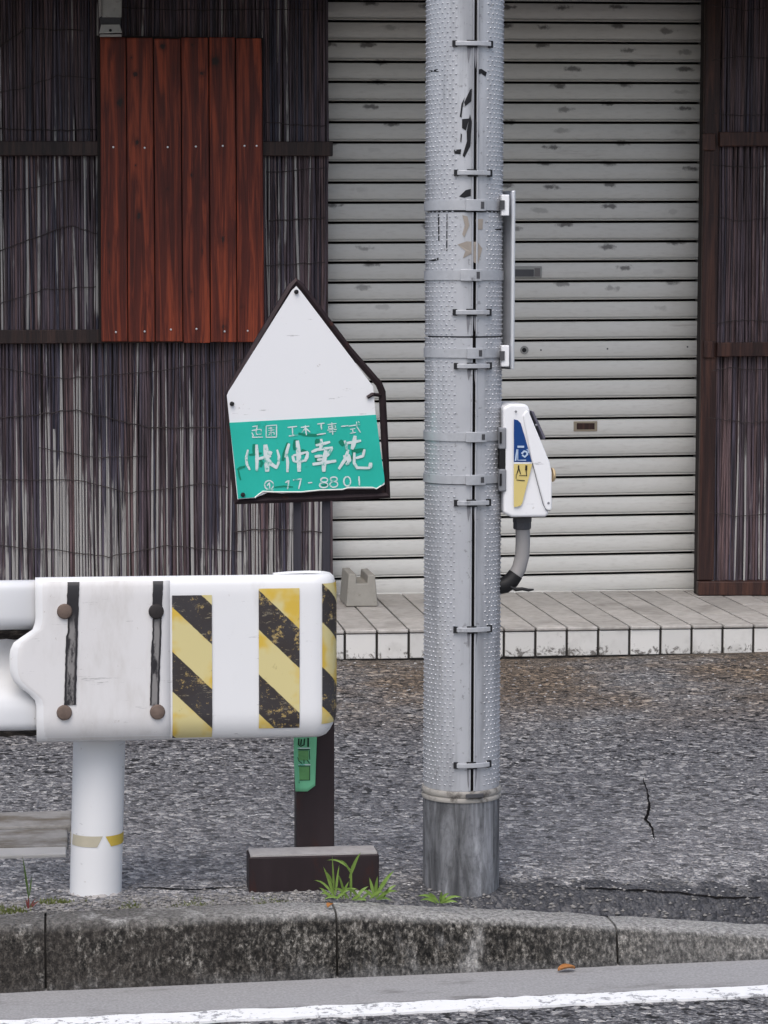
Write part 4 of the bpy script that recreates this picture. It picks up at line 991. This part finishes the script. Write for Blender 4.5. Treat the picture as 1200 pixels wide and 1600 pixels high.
# steel bands with buckles
for k, (py, h) in enumerate(((320.5, 15), (430, 15), (552, 14), (683, 13), (750, 13))):
    z0, z1 = pz(py+h/2), pz(py-h/2); q = MB(); q.lathe([(PRR-.001, z0), (PRR+.0035, z0), (PRR+.0035, z1), (PRR-.001, z1)], (PCX, PCY, 0), 60); bd_ = q.build('band', 'galv_strap', pole, smooth=40)
    bx = {0: (714, 744), 1: (707, 738), 2: (717, 742), 3: (716, 747), 4: (716, 746)}[k]
    q = MB()
    for t in range(7):
        px = bx[0]+(bx[1]-bx[0])*t/6
        for yy, off in ((py+h/2+1.5, .003), (py+h/2+1.5, .0085), (py-h/2-1.5, .0085), (py-h/2-1.5, .003)): q.v.append(cyl(px, yy, off))
    for t in range(6):
        for c in range(4): q.f.append((t*4+c, t*4+(c+1) % 4, (t+1)*4+(c+1) % 4, (t+1)*4+c))
    q.f += [(0, 1, 2, 3), (27, 26, 25, 24)]; q.build('buckle', 'galv_strap', bd_, bevel=.001)
    q = MB()
    for px in (bx[1]-8, bx[1]-3):
        for yy in (py+h/2-2, py-h/2+2): q.v.append(cyl(px, yy, .0092))
    q.f = [(0, 1, 3, 2)]; q.build('buckle_slot', 'strap_dark', bd_, fix=False)
SC = []
# clasps that hook the two edges of the sheet together
for py, x0, x1 in ((68, 694, 755), (270, 697, 755), (488, 696, 755), (572, 698, 756), (786, 699, 756), (984, 699, 759), (1196, 700, 759)):
    q = MB(); cx = (x0+x1)/2
    def bx_(px0, px1, yy0, yy1, o0, o1, n=5):
        n0 = len(q.v)
        for t in range(n+1):
            px = px0+(px1-px0)*t/n
            for yy, off in ((yy1, o0), (yy1, o1), (yy0, o1), (yy0, o0)): q.v.append(cyl(px, yy, off))
        for t in range(n):
            for c in range(4): q.f.append((n0+t*4+c, n0+t*4+(c+1) % 4, n0+(t+1)*4+(c+1) % 4, n0+(t+1)*4+c))
        q.f += [tuple(n0+i for i in (0, 1, 2, 3)), tuple(n0+n*4+i for i in (3, 2, 1, 0))]
    bx_(x0+5, x1-5, py-3.6, py+3.4, .004, .010); 
    c_ = q.build('clasp', 'galv_strap', pole, bevel=.001)
    q = MB(); bx_(x0, x0+6, py-5, py+5, .000, .006, 2); q.build('clasp_hook', 'fitting_black', c_)
    q = MB(); bx_(x1-6, x1, py-5.5, py+5.5, .000, .006, 2); q.build('clasp_hook', 'fitting_black', c_)
    q = MB(); bx_(cx-10, cx+4, py-5.5, py-3.4, .001, .007, 3); bx_(cx-9, cx+6, py+3.4, py+5.8, .001, .006, 3); q.build('clasp_plate', 'fitting_black', c_)
q = MB(); bx_(718, 744, 1240, 1246, .006, .012); q.build('collar_clasp', 'strap_dark', pole, bevel=.001)
for py, x0, x1 in ((68, 694, 755), (488, 696, 755), (572, 698, 756), (786, 699, 756), (984, 699, 759), (1196, 700, 759)):
    for k in range(2):
        px = (x0+x1)/2-8+k*11; L = rng.uniform(16, 38)
        SC.append([(px-1.5, py+6), (px+5, py+6), (px+3.2, py+6+L*.5), (px+1, py+6+L), (px-.5, py+6+L*.6)])
# scraps of old stickers and tape
def scrap(name, mat, pts, off=.0012):
    q = MB(); n = len(pts); cx = sum(p[0] for p in pts)/n; cyy = sum(p[1] for p in pts)/n
    q.v = [cyl(cx, cyy, off+.0003)]+[cyl(x, y, off) for x, y in pts]; q.f = [(0, 1+i, 1+(i+1) % n) for i in range(n)]
    return q.build(name, mat, pole, fix=False)
for pts in ([(720, 140), (723, 138), (722, 158), (713, 166), (711, 160)], [(707, 162), (712, 152), (709, 166), (707, 184), (704.5, 182)], [(708, 186), (719, 185), (714, 204), (708, 200)], [(720, 178), (723, 190), (721, 228), (712, 246), (709, 243), (716, 228), (715, 206)], [(728, 184), (732, 195), (735, 212), (730, 226), (728, 216)], [(696, 234), (707, 233), (706, 241), (697, 240)], [(662, 107), (673, 106), (674, 111), (662, 110)], [(728, 109), (738, 107), (747, 112), (745, 119), (738, 114), (733, 116)], [(704, 307), (714, 297), (722, 295), (722, 306), (712, 309)], [(706, 208), (708, 210), (707, 222), (705.5, 222)],
            [(662, 407), (669, 405), (675, 402), (675, 406), (668, 408)], [(674, 334), (675.5, 334), (676, 376), (674.6, 376)], [(686, 334), (687, 334), (687, 392), (685.5, 392)], [(763, 357), (776, 356), (776, 359), (764, 359)]): scrap('tape_scrap', 'black_scrap', pts)
for pts in SC: scrap('dirt_streak', 'streak_grey', pts, .0010)
for pts in ([(702, 382), (716, 377), (733, 378), (741, 388), (734, 412), (727, 410), (724, 396), (710, 404), (714, 392)], [(709, 336), (717, 338), (720, 352), (712, 371), (709, 366), (713, 352)], [(730, 342), (742, 342), (741, 358), (731, 359)]): scrap('sticker_scrap', 'brown_scrap', pts)

# ------------------------------------------------------------------ plate seen edge-on, banded to the pole
NX = at(800, 430, PCY-.03).x
nb = thing('notice_plate', (NX, PCY, at(800, 577, PCY-.03).z), 'narrow white plate seen edge-on, banded to the right side of the pole', 'sign plate')
q = MB(); yA, yB = PCY-.040, PCY+.16; z0, z1 = at(800, 577, yA).z, at(800, 298, yA).z; lip = .008
sec = [(0.0, yA), (.0, yA-.004), (-.004, yA-.0055), (-.0085, yA-.004), (-.0085, yA+.002), (-.0035, yA+.003), (-.0025, yA+.012), (-.0025, yB-.012), (-.0035, yB-.003), (-.0085, yB-.002), (-.0085, yB+.004), (0, yB+.004)]
xr = at(803.5, 430, yA).x
q.prism([(xr+dx-.34*(y-yA), y, z0) for dx, y in sec], (0, 0, z1-z0)); q.build('plate', 'aluminium', nb, bevel=.0015)
for py0, py1 in ((304, 337), (539.5, 573)):
    ym = PCY-.062; a, b = at(783.5, py1, ym), at(796, py0, ym); q = MB(); q.box((a.x, ym, a.z), (b.x, ym+.03, b.z)); bk = q.build('bracket', 'box_white', nb, bevel=.002)
    a, b = at(784, py1-10, ym-.002), at(788.5, py0+9, ym-.002); q = MB(); q.box((a.x-.004, ym-.0035, a.z), (b.x, ym+.004, b.z)); q.build('bracket_slot', 'strap_dark', bk)

# ------------------------------------------------------------------ pedestrian push-button box
BXY = PCY-.068                                            # its camera-side face
bxr = thing('push_button_box', at(820, 808, PCY), 'white pedestrian push-button box with blue and yellow sticker, fixed to the pole', 'push-button box')
def boxpoly(name, mat, pts, Y, d, par, bevel=0, seg=3):
    q = MB(); q.prism([at(x, y, Y) for x, y in pts], (0, d, 0)); return q.build(name, mat, par, bevel=bevel, seg=seg)
boxpoly('rear_shell', 'box_white', [(786, 637), (797, 631), (822, 631.5), (828, 638), (828.5, 650), (831, 668), (856.5, 796), (858, 804), (852, 808), (800, 808.5), (787, 802)], BXY, .136, bxr, .010, 4)
boxpoly('front_cover', 'box_white', [(817, 650), (821, 642), (826, 642), (859, 722), (862.5, 738), (862.5, 796), (858.5, 799), (852, 796), (830, 718)], BXY-.004, .144, bxr, .004)
boxpoly('hood', 'hood_grey', [(829.5, 642), (834, 642.5), (853, 684), (850, 688)], BXY+.01, .116, bxr, .002)
q = MB(); c = at(861.5, 742, PCY); nseg = 20
q.v = []
for r, dx in ((.026, 0), (.026, .004), (.021, .0065), (.010, .007)): q.v += [(c.x+dx, PCY+r*math.cos(2*math.pi*i/nseg), c.z+.6*r*math.sin(2*math.pi*i/nseg)) for i in range(nseg)]
for a in range(3): q.f += [(a*nseg+i, a*nseg+(i+1) % nseg, (a+1)*nseg+(i+1) % nseg, (a+1)*nseg+i) for i in range(nseg)]
q.f.append(tuple(3*nseg+i for i in range(nseg))); q.build('button', 'button_cream', bxr, smooth=40)
SF = BXY-.0012
def flat(name, mat, pts, off, par):
    q = MB(); q.prism([at(x, y, SF-off) for x, y in pts], (0, .0010, 0)); return q.build(name, mat, par)
# cover line seen in the photograph: the sticker sits on the shell beside it
SF = BXY-.0050
rs_ = flat('sticker', 'sticker_blue', [(803, 655), (809, 656.5), (813.5, 661), (820, 682), (831, 722), (803, 722)], 0, bxr)
flat('sticker_line', 'box_white', [(803, 722.2), (831, 722.2), (831.6, 724.6), (803, 724.6)], 0, rs_)
ys = flat('sticker', 'sticker_yellow', [(803, 724.8), (831.6, 724.8), (829, 736), (816, 786), (813, 790.5), (803, 792.5)], 0, bxr)
def pict(name, mat, strokes, par, off=.0012):
    q = MB()
    for w, pts in strokes:
        n0 = len(q.v); n = len(pts)
        for i, (x, y) in enumerate(pts):
            a, b = pts[max(i-1, 0)], pts[min(i+1, n-1)]; dx, dy = b[0]-a[0], b[1]-a[1]; L = math.hypot(dx, dy) or 1
            for s_ in (-1, 1): q.v.append(tuple(at(x-dy/L*w*.5*s_, y+dx/L*w*.5*s_, SF-off)))
        q.f += [(n0+2*i, n0+2*i+1, n0+2*i+3, n0+2*i+2) for i in range(n-1)]
    return q.build(name, mat, par, fix=False)
pict('pictogram', 'sticker_pale', [(3.2, [(808.5, 698), (819, 698)]), (2.4, [(808, 702), (806.5, 712), (805.5, 720)]), (1.6, [(809, 702), (809, 719), (822, 719)]), (3, [(815, 709), (819, 705), (823, 706), (824, 710), (820, 714), (816, 711)]), (1.6, [(823, 702), (826, 704), (826, 708)])], rs_)
pict('pictogram', 'ink', [(2.2, [(810.5, 727), (810, 732)]), (1.5, [(810.5, 731), (807.5, 741)]), (1.5, [(810.5, 731), (813.5, 741)]), (3.4, [(822.5, 727), (822, 735)]), (1.4, [(822, 734), (823, 744)]), (1.0, [(811, 743), (823, 743)]), (1.0, [(806.5, 741), (806.5, 748)]), (1.2, [(807, 750), (820, 751)])], ys)
q = MB(); q.tube([at(x, y, BXY-.0046) for x, y in ((832, 724), (840, 756), (849, 789), (853.5, 797), (860, 798))], .0007, 4); q.build('cover_seam', 'fitting_grey', bxr)
for ya_, yb_ in ((668, 702), (733, 768)):
    ym = BXY-.004; a, b = at(780, yb_, ym), at(791.5, ya_, ym); q = MB(); q.box((a.x, ym, a.z), (b.x, ym+.096, b.z)); k_ = q.build('mounting_bracket', 'box_grey', bxr, bevel=.003)
    a, b = at(780.5, yb_-9, ym), at(784, ya_+7, ym); q = MB(); q.box((a.x, ym-.002, a.z), (b.x, ym+.01, b.z)); q.build('bracket_slot', 'black_plastic', k_)
m = MB(); a, b = at(781, 734, BXY-.001), at(790, 701, BXY-.001); m.box((a.x, BXY-.001, a.z), (b.x, PCY+.03, b.z)); m.build('mounting_spacer', 'black_plastic', bxr)
for px, py in ((838, 664), (857, 786), (806, 643)): disc('screw', 'box_grey', px, py, BXY-.0042, .0028, .0016, bxr, dome=1, n=8)
# conduit from the box back into the pole
c = at(816, 808, PCY-.01); c2 = at(816, 827, PCY-.01)
q = MB(); q.lathe([(.0215, c.z-.001), (.0215, at(816, 815, PCY-.01).z), (.0205, at(816, 816, PCY-.01).z), (.0205, at(816, 825, PCY-.01).z), (.0185, c2.z)], (c.x, PCY-.01, 0), 8); q.build('cable_gland', 'fitting_grey', bxr)
q = MB(); q.tube([at(x, y, PCY-.01) for x, y in ((816.5, 824), (817, 845), (816, 868), (811, 888), (803, 902))], .0165, 16); q.build('conduit', 'conduit_grey', bxr, smooth=60)
q = MB(); q.tube([at(x, y, PCY-.01) for x, y in ((806, 897), (799, 907), (789, 914), (772, 918))], [.0172, .0185, .019, .018], 14); q.build('conduit_sleeve', 'black_plastic', bxr, smooth=60)
q = MB(); q.tube([at(x, y, PCY-.026) for x, y in ((797, 917), (806, 921), (816, 920), (826, 922), (834, 921))], [.003, .005, .004, .004, .002], 6); q.build('tape_end', 'black_plastic', bxr)

# ------------------------------------------------------------------ weeds and dead leaves
def blade(base, tip, w, mat, par, sag=.3, n=6):
    q = MB(); base, tip = Vector(base), Vector(tip); d = tip-base; side = d.cross(Vector((rng.uniform(-.4, .4), -1, .3))).normalized()
    for i in range(n+1):
        t = i/n; p = base+d*t+Vector((0, 0, 1))*(d.length*sag*math.sin(t*math.pi*.9)*.5); ww = w*(1-t**2.2)*(.55+.9*min(1, t*3))*.5
        q.v += [tuple(p-side*ww), tuple(p+Vector((0, .0006, -ww*.35))), tuple(p+side*ww)]
    for i in range(n):
        for k in range(2): q.f.append((i*3+k, i*3+k+1, (i+1)*3+k+1, (i+1)*3+k))
    return q.build('leaf', mat, par, smooth=80, fix=False)
def tuft(px, py, spec, label, name='grass_tuft', mat='grass_leaf', group=None):
    Y = gz(px, py, 0).y; x0 = gz(px, py, 0).x; c = Vector((x0, Y, groundz(x0, Y)))
    t = thing(name, c, label, 'weed', group)
    for bx, by, tx, ty, w, s in spec:
        dy = rng.uniform(-.02, .02); b = at(bx, by, Y); b.z = max(b.z, c.z-.004)
        blade(b, at(tx, ty, Y+dy-.01), w*.62, mat, t, s)
    return t
GT = [(548, 1402, 549, 1352, .007, .1), (546, 1372, 564, 1333, .010, .25), (549, 1366, 531, 1345, .006, .3), (549, 1360, 510, 1347, .006, .4), (522, 1400, 505, 1355, .009, .15), (522, 1396, 519, 1338, .006, .1), (520, 1380, 506, 1362, .006, .3), (522, 1400, 490, 1378, .007, .4), (524, 1398, 530, 1352, .007, .1), (520, 1402, 500, 1398, .008, .4), (530, 1404, 505, 1408, .008, .4), (528, 1400, 560, 1392, .009, .4),
      (584, 1400, 577, 1372, .009, .2), (586, 1400, 590, 1370, .009, .2), (588, 1402, 616, 1362, .012, .25), (586, 1402, 604, 1380, .010, .3), (590, 1404, 622, 1395, .009, .35), (584, 1403, 566, 1392, .009, .35), (588, 1405, 612, 1408, .009, .3), (560, 1402, 540, 1392, .009, .4), (556, 1404, 576, 1386, .009, .3), (600, 1402, 608, 1388, .008, .2), (540, 1404, 536, 1384, .007, .2), (572, 1406, 552, 1409, .008, .3), (545, 1404, 520, 1390, .009, .4), (534, 1404, 545, 1378, .008, .2), (515, 1403, 498, 1388, .008, .3), (566, 1404, 580, 1396, .008, .3), (578, 1404, 600, 1396, .009, .4), (525, 1405, 540, 1398, .008, .4), (596, 1404, 620, 1384, .009, .3), (550, 1406, 565, 1402, .008, .3), (538, 1396, 528, 1366, .007, .15)]
tuft(552, 1404, GT, 'tall bright green grass tuft in front of the brown sign base')
tuft(686, 1410, [(686, 1410, 652, 1402, .009, .35), (684, 1410, 668, 1396, .008, .3), (688, 1409, 690, 1394, .009, .3), (688, 1410, 702, 1397, .009, .45), (690, 1410, 722, 1404, .008, .35), (682, 1411, 656, 1409, .008, .3), (690, 1411, 716, 1411, .008, .25), (686, 1411, 674, 1403, .008, .3), (688, 1411, 700, 1406, .008, .3)], 'small flat green grass tuft at the foot of the pole')
t = tuft(45, 1418, [(45, 1404, 35, 1337, .006, .06), (46, 1400, 50, 1368, .004, .1)], 'single thin upright blade of grass with red base at the far left', mat='blade_dark')
Yw = gz(45, 1418, 0).y
for p in (((45, 1422), (44, 1398)), ((46, 1421), (56, 1404)), ((44, 1421), (40, 1404)), ((47, 1420), (62, 1408))): o = blade(at(*p[0], Yw), at(*p[1], Yw), .0028, 'red_stem', t, .2); o.name = 'stem'
def dryleaf(px, py, z, r, rot, label):
    c = gz(px, py, z); q = MB(); n = 9
    for i in range(n+1):
        t = i/n; w = math.sin(math.pi*t)**.7*r*.55
        for s_ in (-1, -.4, .4, 1): q.v.append((c.x+math.cos(rot)*(t-.5)*2*r-math.sin(rot)*w*s_, c.y+math.sin(rot)*(t-.5)*2*r+math.cos(rot)*w*s_, z+.003+abs(s_)**2*r*.35+.25*r*math.sin(t*3)))
    for i in range(n):
        for k in range(3): q.f.append((i*4+k, i*4+k+1, (i+1)*4+k+1, (i+1)*4+k))
    o = q.build('dry_leaf', 'dry_leaf', smooth=60, fix=False); s = o.modifiers.new('solid', 'SOLIDIFY'); s.thickness = .0008
    tag(o, label, 'leaf')
dryleaf(885, 1519, ROADZ, .021, .25, 'curled orange-brown dead leaf lying at the foot of the kerb')
dryleaf(515, 1419, 0.0, .013, 1.1, 'small orange dead leaf on top of the kerb joint')
